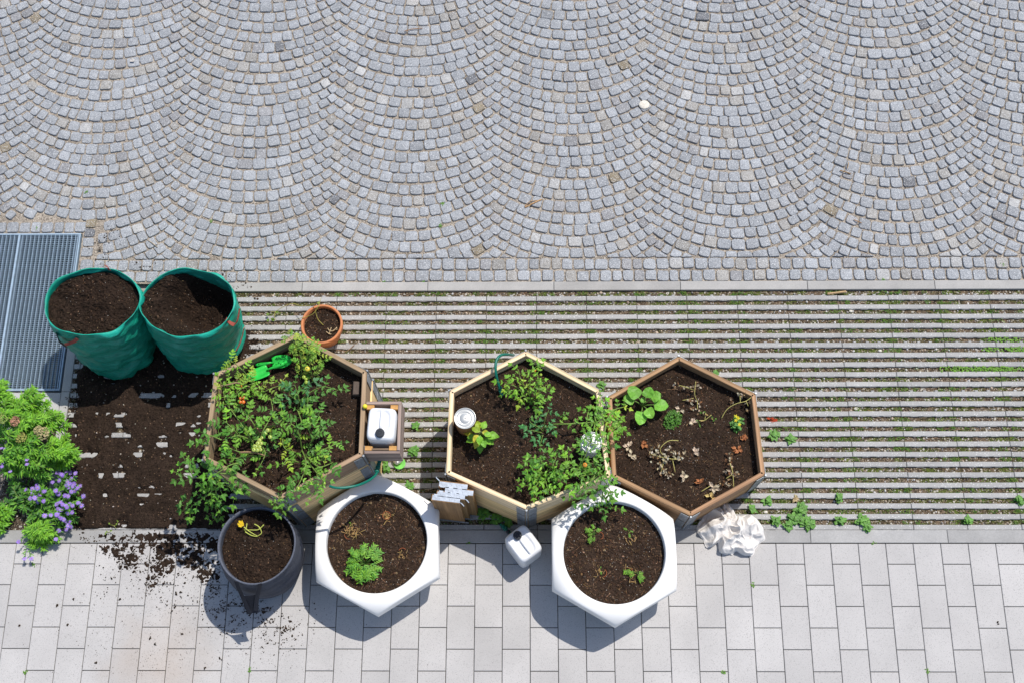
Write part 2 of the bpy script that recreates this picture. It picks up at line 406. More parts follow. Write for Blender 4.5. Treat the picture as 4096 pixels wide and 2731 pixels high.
# ---- leaf builder
def leaf(mb, base, az, tilt, L, W, prof, col, curl=.4, fold=.15, roll=0.0, wav=0.0):
    ca, sa = math.cos(az), math.sin(az); vs = []; n = len(prof); ct, st = math.cos(tilt), math.sin(tilt)
    cr, sr = math.cos(roll), math.sin(roll)
    for u, w_ in prof:
        along = u*L; drop = curl*u*u*L
        cx = along*ct + 0*drop; cz = along*st - drop
        wv = wav*W*math.sin(u*9 + base[0]*50)
        for s in (-1, 0, 1):
            lat = s*w_*W; zz = cz + abs(s)*w_*W*fold + lat*sr + (wv*s)
            la = lat*cr
            vs.append((base[0] + cx*ca - la*sa, base[1] + cx*sa + la*ca, base[2] + zz))
    fs = []
    for i in range(n-1):
        a = i*3; fs += [(a, a+3, a+4, a+1), (a+1, a+4, a+5, a+2)]
    mb.add(vs, fs, col)
P_TOM = [(0,.03),(.14,.36),(.26,.27),(.4,.46),(.52,.3),(.68,.3),(.8,.14),(1,.01)]
P_OV = [(0,.03),(.15,.3),(.35,.5),(.6,.45),(.82,.22),(1,.01)]
P_LIN = [(0,.3),(.4,.5),(.75,.35),(1,.02)]
P_ROUND = [(0,.05),(.06,.45),(.25,.55),(.5,.52),(.75,.42),(.92,.2),(1,.03)]
def jc(c, a=.25):
    f = random.uniform(1-a, 1+a); g = random.uniform(1-a*.4, 1+a*.4)
    return (c[0]*f*g, c[1]*f, c[2]*f*g)
def comp_leaf(mb, base, az, L, tilt, pairs, lw, col, curl=.35):
    ca, sa = math.cos(az), math.sin(az); pts = []
    for i in range(6):
        u = i/5; pts.append(Vector((base[0]+u*L*ca*math.cos(tilt), base[1]+u*L*sa*math.cos(tilt), base[2]+u*L*math.sin(tilt)-curl*u*u*L)))
    mb.tube(pts, .0013, 3, (col[0]*1.25, col[1]*1.1, col[2]), caps=False)
    for k in range(pairs):
        u = .28 + .55*k/max(1, pairs-1) if pairs > 1 else .55
        i = min(4, int(u*5)); p = pts[i].lerp(pts[i+1], u*5-i); sz = L*lw*(.75 + .35*math.sin(math.pi*u))*random.uniform(.8, 1.15)
        for s in (-1, 1):
            leaf(mb, p, az + s*random.uniform(.85, 1.25), tilt*.5 + random.uniform(-.3, .25), sz, sz*.62, P_TOM, jc(col, .18), random.uniform(.1, .5), random.uniform(.05, .3), random.uniform(-.3, .3))
    sz = L*lw*1.35
    leaf(mb, pts[-2], az + random.uniform(-.2, .2), -.1, sz, sz*.62, P_TOM, jc(col, .18), .35, .2)
def along(pts, t):
    n = len(pts)-1; f = t*n; i = min(n-1, int(f)); return pts[i].lerp(pts[i+1], f-i)
G_DK = (.10, .27, .035); G_MD = (.155, .36, .035); G_YL = (.32, .46, .035); G_BR = (.21, .45, .035); YEL = (.5, .45, .04)
def sphere(mb, c, r, col, n=10, sq=1.0):
    pr = [(r*math.sin(math.pi*i/7), -r*sq*math.cos(math.pi*i/7)) for i in range(1, 7)]
    mb.lathe(pr, n, c, col, True, True)
def tomato_plant(name, label, stems, L=.12, gap=.035, cols=((G_MD, 3), (G_DK, 1)), fruits=(), zj=.03, lw=.33, pairs=3, group='tomato plants in the raised beds', cat='tomato plant', rstem=.004, spread=1.0):
    o0 = stems[0][0]; org = Vector((o0[0], o0[1], o0[2]))
    root = empty(name, org, label, cat, group)
    sm = MB(); lm = MB(); cl = [c for c, n in cols for _ in range(n)]
    for st in stems:
        pts = bez(st, 6); ln = sum((pts[i+1]-pts[i]).length for i in range(len(pts)-1))
        sm.tube(pts, [rstem*(1 - .6*i/len(pts)) for i in range(len(pts))], 5, (.16, .25, .05))
        n = max(3, int(ln/gap)); a0 = random.random()*6
        for i in range(n):
            t = (i + .5)/n; p = along(pts, t); q = along(pts, min(1, t+.05)) - p
            a = math.atan2(q.y, q.x) + (1 if i % 2 else -1)*random.uniform(.5, 1.5)*spread
            c_ = random.choice(cl)
            comp_leaf(lm, (p.x, p.y, p.z + random.uniform(0, zj)), a, L*random.uniform(.65, 1.1), random.uniform(-.05, .55), pairs if random.random() < .7 else max(2, pairs-1), lw, jc(c_, .2), random.uniform(.2, .7))
        q = pts[-1]; comp_leaf(lm, q, a0, L*.7, .4, 2, lw*.9, jc(random.choice(cl)), .3)
    shift(sm, org).build('stem', M['stem'], root, True); shift(lm, org).build('foliage', M['leaf'], root)
    for fx in fruits:
        p, c_, r = fx; f = MB(); sphere(f, (0,0,0), r, c_, 10, .92)
        f.lathe([(r*.35, r*.82), (r*.12, r*.98), (.001, r*1.05)], 5, (0,0,0), (.1,.22,.04))
        o = f.build('tomato', M['fruit'], root, True, (p[0]-org.x, p[1]-org.y, p[2]-org.z))
    return root

# ================================================================== grating
G = empty('metal_grating', (-1.2, 1.84, 0), 'galvanised steel grating over a dark light well beside the cobbles', 'grating')
mb = MB(); X0, X1, Y0, Y1 = -2.55, .165, 1.18, 2.505
for a, b in (((X0, Y1-.012), (X1, Y1)), ((X0, Y0), (X1, Y0+.012)), ((X1-.010, Y0+.0125), (X1, Y1-.0125)), ((X1-.022, Y0+.014), (X1-.017, Y1-.014)), ((X0, Y0+.0125), (X0+.01, Y1-.0125))):
    mb.box((a[0], a[1], -.04), (b[0], b[1], .002))
shift(mb, G.location).build('frame', M['grate'], G)
mb = MB()
for xm in (-.333, -1.33, -2.33):
    mb = MB(); mb.box((xm-.006, Y0+.013, -.034), (xm+.006, Y1-.013, .0005)); shift(mb, G.location).build('mullion', M['grate'], G)
mb = MB()
x = X1-.04
while x > X0+.02:
    mb.box((x-.0016, Y0+.013, -.03), (x+.0016, Y1-.013, -.0005)); x -= .0333
y = Y1-.022
while y > Y0+.015:
    mb.box((X0+.011, y-.0012, -.010), (X1-.0225, y+.0012, -.0015)); y -= .01665
shift(mb, G.location).build('bar_grid', M['grate'], G)

# ================================================================== soil
SOILC = (.036, .023, .016)
CHIPS = ((.17,.10,.055), (.12,.068,.038), (.08,.045,.026), (.09,.05,.03), (.26,.17,.10), (.06,.035,.022), (.15,.08,.04))
def soil_mesh(radf, zf, chips=500, nr=34, na=110, big=1.0, white=.18, colf=1.0, lump=.012):
    """radf(theta) outline radius, zf(x, y) height; local coordinates"""
    mb = MB(); vs = [(0, 0, zf(0, 0))]; cs = []; fs = []
    for i in range(1, nr+1):
        s = i/nr
        for k in range(na):
            t = 2*math.pi*k/na; r = radf(t)*s; x = r*math.cos(t); y = r*math.sin(t)
            h = lump*.8*fbm(x+zf(0,0)*3, y, 2, 14, 3) + lump*.55*nz(x, y, 7, 55) + lump*.3*nz(x, y, 3, 120)
            vs.append((x, y, zf(x, y) + h))
    for k in range(na): fs.append((0, 1+k, 1+(k+1) % na))
    for i in range(nr-1):
        for k in range(na):
            a = 1+i*na+k; b = 1+i*na+(k+1) % na; fs.append((a, a+na, b+na, b))
    mb.add(vs, fs, tuple(q*colf for q in SOILC))
    for _ in range(chips):
        t = random.random()*6.283; r = radf(t)*math.sqrt(random.random())*.985; x = r*math.cos(t); y = r*math.sin(t)
        z = zf(x, y) + lump*.8*fbm(x+zf(0,0)*3, y, 2, 14, 3) + lump*.5*nz(x, y, 7, 55)
        c_ = random.choice(CHIPS)
        if random.random() < white: mb.blob((x, y, z), random.uniform(.0012, .0030), (.55,.52,.46), .9)
        elif random.random() < .45:
            a = random.random()*6.28; l = random.uniform(.005, .017)*big
            mb.tube([(x-math.cos(a)*l, y-math.sin(a)*l, z+.001), (x+math.cos(a)*l, y+math.sin(a)*l, z+random.uniform(.001, .006))], random.uniform(.0010, .0020), 4, jc(c_, .3))
        else: mb.blob((x, y, z-.001), random.uniform(.003, .008)*big, jc(c_ if random.random() < .35 else (.06,.035,.022), .3), .7)
    return mb

# ================================================================== hexagonal raised beds
WNEW = (.70, .55, .34); WNEW2 = (.78, .55, .27); WOLD = (.32, .22, .135); WMID = (.34, .20, .105)
def hex_bed(label, pts, ztop, n, cols, soil_drop, chips, outset=0.0):
    cx = sum(p[0] for p in pts)/6; cy = sum(p[1] for p in pts)/6; ch = ztop/n
    root = empty('raised_bed', (cx, cy, 0), label, 'raised bed', 'hexagonal wooden raised beds')
    T = .031; cache = {}
    for lv in range(n):
        z0 = lv*ch; z1 = z0 + ch - .003; off = 0 if lv == n-1 else outset
        for i in range(6):
            a = Vector((*pts[i], 0)); b = Vector((*pts[(i+1) % 6], 0)); d = (b-a).normalized()
            nrm = Vector((d.y, -d.x, 0)); mid = (a+b)/2
            if nrm.dot(mid - Vector((cx, cy, 0))) < 0: nrm = -nrm
            Ln = (b-a).length - .012 + off*1.1
            key = (round(Ln, 2), lv == n-1, i % 3)
            m2 = MB(jc(cols[lv], .1)); m2.box((-Ln/2, -T, 0), (Ln/2, 0, z1-z0), None, .0025)
            o = m2.build('board', M['wood'], root)
            ang = math.atan2(d.y, d.x)
            if (Matrix.Rotation(ang, 3, 'Z') @ Vector((0, 1, 0))).dot(nrm) < 0: ang += math.pi
            c = mid + nrm*off
            o.location = (c.x-cx, c.y-cy, z0); o.rotation_euler = (0, 0, ang)
            # corner bracket: two plates folded round the corner and a hinge pin
            cvec = (a - Vector((cx, cy, 0))).normalized()
            e = (Vector((*pts[i-1], 0)) - a).normalized(); f = d
            bm_ = MB((.24,.26,.28)); pc = a + cvec*(.004+off)
            for dr, nn in ((e, 1), (f, -1)):
                nv = Vector((dr.y, -dr.x, 0)); 
                if nv.dot(cvec) < 0: nv = -nv
                for s0, s1, w0 in ((.012, .075, .006),):
                    q0 = pc + dr*s0 + nv*.001; q1 = pc + dr*s1 + nv*.001
                    vv = []
                    for zz in (z0+.004, z1-.012):
                        for q in (q0, q1): vv += [(q.x, q.y, zz), (q.x+nv.x*.0025, q.y+nv.y*.0025, zz)]
                    bm_.add(vv, [(0,1,3,2),(4,6,7,5),(1,0,4,5),(2,3,7,6),(0,2,6,4),(1,5,7,3)])
                for zz in np.arange(z0+.02, z1-.02, .035):
                    for ss in (.025, .045, .065):
                        q = pc + dr*ss + nv*.003; bm_.blob((q.x, q.y, zz), .0028, (.42,.44,.46), .5)
            bm_.tube([(pc.x, pc.y, z0+.003), (pc.x, pc.y, z1+.003)], .0075, 8, (.26,.28,.3))
            shift(bm_, (cx, cy, 0)).build('corner_bracket', M['galv'], root)
    angs = [math.atan2(p[1]-cy, p[0]-cx) for p in pts]
    def radf(t):
        best = 9
        for i in range(6):
            a = Vector(pts[i]) - Vector((cx, cy)); b = Vector(pts[(i+1) % 6]) - Vector((cx, cy)); d = (b-a).normalized(); nn = Vector((d.y, -d.x))
            dist = a.dot(nn)
            if dist < 0: nn = -nn; dist = -dist
            c_ = nn.x*math.cos(t) + nn.y*math.sin(t)
            if c_ > 1e-3: best = min(best, (dist - T + .001)/c_)
        return best
    zs = ztop - soil_drop
    def zf(x, y):
        r = math.hypot(x, y); return zs + .012*math.cos(min(r/.5, 1)*3.14) + .012*nz(x+cx, y+cy, 0, 5)
    soil_mesh(radf, zf, chips, 44, 132).build('soil', M['soil'], root)
    return root, zs
HL = [(2.172,1.311), (2.676,1.037), (2.677,.438), (2.140,.139), (1.597,.411), (1.620,1.017)]
HM = [(3.774,1.265), (4.299,.973), (4.359,.348), (3.778,.119), (3.221,.370), (3.233,.971)]
HR = [(4.897,1.297), (5.438,1.010), (5.467,.411), (4.928,.115), (4.385,.392), (4.367,.988)]
ZL, ZM, ZR = .925, .67, .45
BL, SL_ = hex_bed('tall hexagonal wooden raised bed with weathered top boards, crowded with tomato plants', HL, ZL, 4, (WNEW2, WNEW2, WNEW2, WOLD), .125, 1900, .012)
BM, SM_ = hex_bed('pale new wood hexagonal raised bed holding two upturned tin cans', HM, ZM, 3, (WNEW2, WNEW2, WNEW), .085, 2300)
BR, SR_ = hex_bed('low brown hexagonal raised bed with mostly withered plants', HR, ZR, 2, (WMID, WMID), .085, 2300)

# ================================================================== green bags
def green_bag(label, c0, rb, c1, rt, h, zf, soilc, ph):
    root = empty('garden_bag', (c0[0], c0[1], 0), label, 'garden bag', 'green garden bags full of soil')
    n = 112; prof = [0, .04, .1, .18, .26, .34, .42, .5, .58, .66, .74, .82, .88, .93, .97, 1.0]
    def rim(t, extra=0): return 1 + .022*math.sin(2*t+ph) + .014*math.sin(5*t+ph*2) + .006*math.sin(11*t+ph)
    outer = []; inner = []
    for s in np.linspace(0, 1, 40):
        bul = 1 + .055*math.sin(math.pi*min(1, s*1.05)) - .14*max(0, (.08-s)/.08)**2
        ring = []
        for k in range(n):
            t = 2*math.pi*k/n
            rx = rb[0]+(rt[0]-rb[0])*s; ry = rb[1]+(rt[1]-rb[1])*s
            wr = 0 if s > .985 else 1.7*(.020*nz(math.cos(t)*1.2+ph, math.sin(t)*1.2, s*7 + .7*math.sin(t+ph), 1.5) + .011*nz(math.cos(t)*2.5, math.sin(t)*2.5+ph, s*22 + 1.6*math.sin(t*1+ph), 1) + .006*nz(math.cos(t)*6, math.sin(t)*6, s*40+4*math.sin(t), 1.0))
            f = (1 + (rim(t)-1)*s)*bul
            x = c0[0]+(c1[0]-c0[0])*s + (rx*f+wr)*math.cos(t); y = c0[1]+(c1[1]-c0[1])*s + (ry*f+wr)*math.sin(t)
            z = h*s + (s**4)*(.012*math.sin(3*t+ph) + .006*math.sin(8*t))
            ring.append((x, y, z))
        outer.append(ring)
    for d in (.0, .03, .08, .14, .22, .32, .42):
        s = 1-d/h
        inner.append([(c1[0]-(c1[0]-c0[0])*(1-s) + (rt[0]*rim(2*math.pi*k/n)-.006-.012*d)*math.cos(2*math.pi*k/n), c1[1]-(c1[1]-c0[1])*(1-s) + (rt[1]*rim(2*math.pi*k/n)-.006-.012*d)*math.sin(2*math.pi*k/n),
                       h-d + (.012*math.sin(3*2*math.pi*k/n+ph)+.006*math.sin(8*2*math.pi*k/n))*(1 if d < .1 else .5)) for k in range(n)])
    m = MB((.006, .26, .175)); m.rings(outer + inner)
    for i in range(len(m.c)):                       # lighter turned hem along the mouth
        if m.v[i][2] > h-.035 and i < 40*n: m.c[i] = (.010, .36, .26)
    shift(m, root.location).build('bag_wall', M['green'], root, True)
    cs = (c1[0]+(c0[0]-c1[0])*.15, c1[1]+(c0[1]-c1[1])*.15)
    def radf(t): return 1/math.sqrt((math.cos(t)/(rt[0]-.014))**2+(math.sin(t)/(rt[1]-.014))**2)*rim(math.atan2(math.sin(t)/rt[1], math.cos(t)/rt[0]))
    sm = soil_mesh(radf, zf, 500, 34, 112, .5, .10, .8, .024); sm.v = [(x+cs[0]-c0[0], y+cs[1]-c0[1], z) for x, y, z in sm.v]
    sm.build('soil', M['soil'], root)
    return root
def strap(root, pts, w_, col, name='handle'):
    o = root.location; pts = bez(pts, 6); m = MB(col); vs = []; fs = []
    for i, p in enumerate(pts):
        t = (pts[min(i+1, len(pts)-1)] - pts[max(0, i-1)]).normalized(); c = Vector((o.x, o.y, p.z)); out = (p-c).normalized()
        s = t.cross(out).normalized()*w_/2
        e = out*.002
        vs += [p-s, p-s*.33+e, p+s*.33+e, p+s]
    cs = []
    for i in range(len(pts)-1):
        a = i*4; fs += [(a, a+4, a+5, a+1), (a+1, a+5, a+6, a+2), (a+2, a+6, a+7, a+3)]
    m.add([(v.x-o.x, v.y-o.y, v.z) for v in vs], fs); m2 = m.build(name, M['strap'], root)
    mod = m2.modifiers.new('thick', 'SOLIDIFY'); mod.thickness = .003
H1 = .77
def zf1(x, y): return H1-.055 + .02*nz(x, y, 1, 5) + .02*y/.26 - .012*x/.3
def zf2(x, y):
    d = math.hypot((x-.09)/.21, (y-.045)/.185); d = max(0, min(1, 1.6-d*1.1)); return H1-.055 + .02*y/.26 - .27*d*d*(3-2*d) + .02*nz(x, y, 4, 6)
b1 = green_bag('left green garden bag filled level with dark soil beside the grating', (.615, 1.50), (.27, .245), (.640, 1.615), (.343, .268), H1, zf1, 1, .6)
b2 = green_bag('right green garden bag with a shaded hollow in its soil', (1.255, 1.565), (.30, .265), (1.335, 1.605), (.340, .266), H1, zf2, 1, 2.3)
RED = (.30, .07, .05)
strap(b1, [at(310, 1353, .735), at(296, 1365, .69), at(262, 1378, .655)], .026, RED)
strap(b1, [at(262, 1380, .655), at(240, 1368, .63), at(226, 1330, .70)], .055, (.015,.012,.012))
strap(b1, [at(423, 1064, .765), at(430, 1072, .80), at(438, 1083, .775)], .022, RED)
strap(b2, [at(903, 1275, .75), at(920, 1292, .72), at(938, 1300, .70)], .026, RED)
strap(b2, [at(938, 1300, .70), at(950, 1280, .72), at(958, 1235, .745)], .03, RED)
strap(b2, [at(975, 1310, .55), at(968, 1345, .47), at(958, 1375, .42), at(945, 1400, .38)], .025, (.5,.2,.17))
strap(b1, [at(565, 1200, .74), at(568, 1210, .72), at(566, 1218, .70)], .02, RED)

# ================================================================== grey fabric pot
FP = empty('fabric_pot', (1.861, -.148, 0), 'round dark grey fabric pot of soil with a broken flower stalk lying on it', 'plant pot')
c0 = Vector((1.872, -.140)); c1 = Vector((1.940, -.118)); hp = .66; n = 96; outer = []; ph = 1.1
for s in np.linspace(0, 1, 34):
    ring = []
    bul = 1 + .10*math.sin(math.pi*min(1, s*1.1)) - .12*max(0, (.1-s)/.1)**2
    for k in range(n):
        t = 2*math.pi*k/n; r = (.262+.004*s)*bul*(1 + s*.012*math.sin(3*t+1))
        wr = (.008*nz(math.cos(t)*1.5, math.sin(t)*1.5, s*9+math.sin(t)*1.2, 1.2) + .005*nz(math.cos(t)*3, math.sin(t)*3, s*20, 1))*(1 if s < .95 else .2)
        ring.append((c0.x+(c1.x-c0.x)*s+(r+wr)*math.cos(t), c0.y+(c1.y-c0.y)*s+(r+wr)*math.sin(t), hp*s + s**6*.012*math.sin(2*t+1)))
    outer.append(ring)
for d, dr in ((0, .010), (.05, .013), (.12, .014), (.2, .015)):
    outer.append([(c1.x+(.266*(1+.012*math.sin(3*t+1))-dr)*math.cos(t), c1.y+(.266*(1+.012*math.sin(3*t+1))-dr)*math.sin(t), hp-d+.012*math.sin(2*t+1)) for t in [2*math.pi*k/n for k in range(n)]])
m = MB((.055,.06,.078)); m.rings(outer)
for i in range(len(m.c)):
    if m.v[i][2] > hp-.02: m.c[i] = (.10,.11,.14)
shift(m, FP.location).build('pot_wall', M['felt'], FP, True)
sm = soil_mesh(lambda t: .254, lambda x, y: hp-.075 + .035*math.cos(min(1, math.hypot(x, y)/.26)*1.57) + .012*nz(x, y, 2, 7), 450, 28, 96, .5, .12, .85, .02)
sm.v = [(x+c1.x-FP.location.x, y+c1.y-FP.location.y, z) for x, y, z in sm.v]; sm.build('soil', M['soil'], FP)
strap(FP, [at(944, 2322, .655), at(955, 2350, .60), at(975, 2395, .50), at(1000, 2452, .42)], .03, (.012,.014,.022))
strap(FP, [at(1040, 2330, .655), at(1036, 2352, .60), at(1028, 2385, .52), at(1022, 2440, .42)], .03, (.012,.014,.022))
strap(FP, [at(1000, 2378, .53), at(1006, 2410, .46), at(1011, 2448, .40)], .085, (.010,.012,.02), 'handle_pad')

# ================================================================== white planters
def white_planter(label, c, rz, chips):
    root = empty('white_planter', (c[0], c[1], 0), label, 'planter', 'white hexagonal planters', rz)
    n = 192; HT = .452; m = MB()
    def hexr(t, a):
        q = ((t - math.pi/2 + math.pi/6) % (math.pi/3)) - math.pi/6     # corners at +-Y
        q = ((t) % (math.pi/3)) - math.pi/6 if False else (((t - math.pi/2) % (math.pi/3)) - math.pi/6)
        return a/math.cos(q)
    def dome(z):
        u = max(0, (HT - z)/.22); return .372 + .150*math.sqrt(max(0, 1-(1-min(1, u))**2.2))
    def apo(z):
        if z > .30: return .432
        return .432 - .085*((.30-z)/.30)**1.1
    zs = [0, .01, .04, .08, .12, .16, .2, .23, .25, .27, .285, .3, .31, .32, .33, .34, .35, .36, .37, .38, .39, .40, .41, .418, .426, .433, .439, .444, .448, .451, .452]
    rings_ = []
    for z in zs:
        ring = []
        for k in range(n):
            t = 2*math.pi*k/n; a = hexr(t, apo(z)); b = dome(z)
            kk = 220; r = -math.log(math.exp(-kk*a)+math.exp(-kk*b))/kk
            ring.append((r*math.cos(t), r*math.sin(t), z))
        rings_.append(ring)
    for r, z in ((.366, .4525), (.358, .450), (.354, .444), (.352, .42), (.348, .3)):
        rings_.append([(r*math.cos(2*math.pi*k/n), r*math.sin(2*math.pi*k/n), z) for k in range(n)])
    m.rings(rings_, None, True); m.build('planter_shell', M['white'], root, True)
    soil_mesh(lambda t: .3505, lambda x, y: HT-.062+.012*nz(x, y, c[0], 6), chips, 34, 110, 1.25, .22, 1.15).build('soil', M['soil'], root)
    return root
W1 = white_planter('white hexagonal planter between grey fabric pot and stacked boards, one marigold in it', (2.728, -.063), rad(2), 1500)
W2 = white_planter('white hexagonal planter with three small sprouts and tomato leaves over its rim', (4.386, -.135), rad(0), 1500)
ZW = .452-.06
for P_, lst in ((W1, ((1546, 2060, .028, 0, 6.28), (1396, 2137, .030, 3.0, 4.9), (1610, 2205, .026, .6, 2.8))), (W2, ((2398, 2141, .026, -1.2, 2.4), (2410, 2290, .028, -1.4, 1.0), (2535, 2288, .026, 1.8, 3.6)))):
    for px, py, r, a0, a1 in lst:
        p = at(px, py, ZW+.014); m = MB((.55,.42,.35)); n = 26
        full = a1-a0 > 6
        pts = [(r*math.cos(a0+(a1-a0)*i/n), r*math.sin(a0+(a1-a0)*i/n), .004) for i in range(n+1)]
        m.tube(pts, .0022, 5)
        o = m.build('pot_rim', M['terra'], None, True, p)
        tag(o, {1546:'complete thin round ring pressed in soil of the planter with the marigold', 1396:'thin buried rim arc beside dried sprout left in the marigold planter', 1610:'thin buried rim arc right of the marigold', 2398:'thin ring around the leafy seedling under trailing tomato leaves', 2410:'thin buried rim arc by the tiny lower left sprout', 2535:'thin buried rim arc left of the small upright sprout in second planter'}[px], 'pot rim', 'peat pot rims showing in white planters')

# ================================================================== terracotta pot
c = at(1286, 1296, .24)
TP = empty('terracotta_pot', (c.x, c.y, 0), 'round terracotta pot with dried vine behind the tall raised bed', 'plant pot')
m = MB(); m.lathe([(.10, 0), (.112, .01), (.135, .17), (.150, .175), (.158, .185), (.160, .235), (.156, .240), (.146, .240), (.142, .235), (.140, .12)], 64, (0,0,0), None, True)
m.build('pot_wall', M['terra'], TP, True)
soil_mesh(lambda t: .1415, lambda x, y: .195+.006*nz(x, y, 0, 12), 220, 16, 60, .9, .15).build('soil', M['soil'], TP)
def vine(name, label, cat, paths, rr, col, material='stem', leaves=(), group=None):
    o0 = paths[0][0]; root = empty(name, o0, label, cat, group); m = MB(col)
    for p_ in paths:
        b = bez(p_, 7); b = [v + Vector((.003*nz(i, 1), .003*nz(i, 5), 0)) for i, v in enumerate(b)]
        m.tube(b, [rr*(1-.5*i/len(b)) for i in range(len(b))], 5)
    shift(m, o0).build('stem', M[material], root, True)
    if leaves:
        lm = MB()
        for (p, a, L_, W_, pr, c_, cu) in leaves: leaf(lm, p, a, random.uniform(0, .5), L_, W_, pr, c_, cu, random.uniform(.1, .6), random.uniform(-.6, .6), .15)
        shift(lm, o0).build('leaves', M['dead'] if material == 'dead' else M['leaf'], root)
    return root
def c8(x, y, z): return at(800+x/3.485, 1000+y/3.485, z)
lv = [(c8(x, y, .04), random.random()*6, .03, .022, P_OV, (.16,.26,.04), .4) for x, y in ((1050,880),(1010,945),(1045,975),(965,890),(940,1000),(1410,1065),(1640,760))]
vine('dried_vine', 'thin yellowing vine arching out of the terracotta pot', 'vine',
     [[c8(1720,1050,.2), c8(1640,960,.25), c8(1610,830,.31), c8(1650,790,.34), c8(1690,660,.3)], [c8(1660,770,.33), c8(1590,880,.3), c8(1500,930,.26), c8(1410,950,.245), c8(1340,970,.2)],
      [c8(1650,740,.32), c8(1500,780,.2), c8(1400,780,.12), c8(1280,750,.08), c8(1150,800,.06), c8(1050,860,.04), c8(980,860,.03)], [c8(1050,860,.04), c8(1040,920,.03), c8(1050,980,.03)]],
     .0035, (.34,.30,.07), 'stem', lv)
m = MB((.55,.42,.24)); o0 = c8(1800, 1150, .2)
for pts in ([(1780,1090,.215),(1800,1120,.22),(1850,1130,.22),(1910,1080,.225)], [(1800,1170,.21),(1820,1110,.22),(1830,1080,.225)], [(1760,1140,.21),(1800,1170,.215),(1830,1175,.21)], [(1880,1120,.21),(1915,1105,.21)]):
    m.tube(bez([c8(*q) for q in pts], 4), .0035, 5)
o = shift(m, o0).build('dry_roots', M['dead'], None, True, o0); tag(o, 'bunch of pale dry roots on soil of the terracotta pot', 'roots')

# ================================================================== canisters
def canister(label, loc, rz, sx=.192, sy=.233, h=.285, col=(.82,.83,.85)):
    root = empty('water_canister', loc, label, 'canister', 'white plastic water canisters', rz)
    n = 72
    def rr(t, a, b, e=.32):
        c_, s_ = math.cos(t), math.sin(t); return (a*abs(c_)**e*(1 if c_ > 0 else -1), b*abs(s_)**e*(1 if s_ > 0 else -1))
    R_ = []
    for z, f in ((0, .93), (.006, .97), (.015, 1), (h*.3, 1.0), (h*.6, 1.0), (h-.05, 1.0), (h-.035, .995), (h-.02, .97), (h-.009, .93), (h-.003, .87)):
        R_.append([(*rr(2*math.pi*k/n, sx/2*f, sy/2*f, .34+.0*f), z) for k in range(n)])
    def top(x, y):
        # sunken well round the handle
        u = abs(x)/(sx*.30); v = (y - .015)/(sy*.34); d = (abs(u)**3+abs(v)**3)**(1/3)
        w_ = max(0, min(1, (1.12-d)/.3)); w_ = w_*w_*(3-2*w_); return h - .010*w_
    for f in np.linspace(.84, .04, 24):
        ring = []
        for k in range(n):
            x, y = rr(2*math.pi*k/n, sx/2*f, sy/2*f, .34+.5*(1-f)); ring.append((x, y, top(x, y)))
        R_.append(ring)
    m = MB(col); m.rings(R_, None, True, True); m.build('body', M['can'], root, True)
    m = MB(col); m.tube(bez([(0, .092, h-.014), (0, .08, h-.004), (0, .03, h-.001), (0, -.02, h-.004), (0, -.032, h-.018)], 5), .011, 10); m.build('handle', M['can'], root, True)
    m = MB(); pr = [(.030, h-.01), (.030, h+.018), (.027, h+.022), (.014, h+.0225), (.012, h+.020), (.001, h+.020)]
    rg = []
    for r, z in pr: rg.append([((r*(1+(.04 if k % 2 and r > .02 else 0)))*math.cos(2*math.pi*k/48), -.068+(r*(1+(.04 if k % 2 and r > .02 else 0)))*math.sin(2*math.pi*k/48), z) for k in range(48)])
    m.rings(rg); m.build('cap', M['black'], root, False)
    return root
CB_Z = ZL - .205
pc = at(1525, 1694, ZL+.07)
canister('white canister standing in the wooden box on side of the tall bed', (pc.x, pc.y, CB_Z), rad(-3))
pc = at(2093, 2172, .27)
canister('white canister standing on grey slabs between the two white planters', (pc.x, pc.y, 0.002), rad(217))

# ---- wooden box carrying the canister
bx0, bx1, by0, by1 = 2.685, 2.925, .452, .815
BX = empty('canister_box', (2.8, .63, CB_Z-.02), 'open wooden box fixed to side of the tall bed, carrying a canister', 'wooden box')
def wbox(name, a, b, col, parent=BX, mt='wood'):
    L_ = Vector(b)-Vector(a); c = (Vector(a)+Vector(b))/2; m = MB(col); rot = 0; d = list(L_)
    if L_.y > L_.x: rot = math.pi/2; d = [L_.y, L_.x, L_.z]
    m.box((-d[0]/2, -d[1]/2, -d[2]/2), (d[0]/2, d[1]/2, d[2]/2), None, .0015)
    o = m.build(name, M[mt], parent); o.location = c - parent.location; o.rotation_euler = (0, 0, rot); return o
GW = (.30, .225, .19); zt = ZL+.005; zb = CB_Z-.02
wbox('board', (bx1-.02, by0+.021, zb), (bx1, by1-.021, zt), GW)
wbox('board', (bx0, by1-.02, zb), (bx1, by1, zt), GW)
wbox('board', (bx0, by0, zb+.08), (bx1, by0+.02, zt-.01), GW); wbox('board', (bx0, by0, zb), (bx1, by0+.02, zb+.075), GW)
wbox('board', (bx0, by0+.021, zb), (bx1-.021, by1-.021, CB_Z-.002), GW)
for xx, yy in ((bx0+.002, by1-.054), (bx1-.074, by1-.054), (bx0+.002, by0+.022), (bx1-.074, by0+.022)):
    wbox('post', (xx, yy, CB_Z), (xx+.052, yy+.031, zt-.008), (.50,.27,.09), mt='woodend')
m = MB((.16,.11,.07)); m.box((2.735, by0+.024, ZL-.1), (2.85, by0+.036, ZL+.0)); shift(m, BX.location).build('cross_piece', M['wood'], BX)

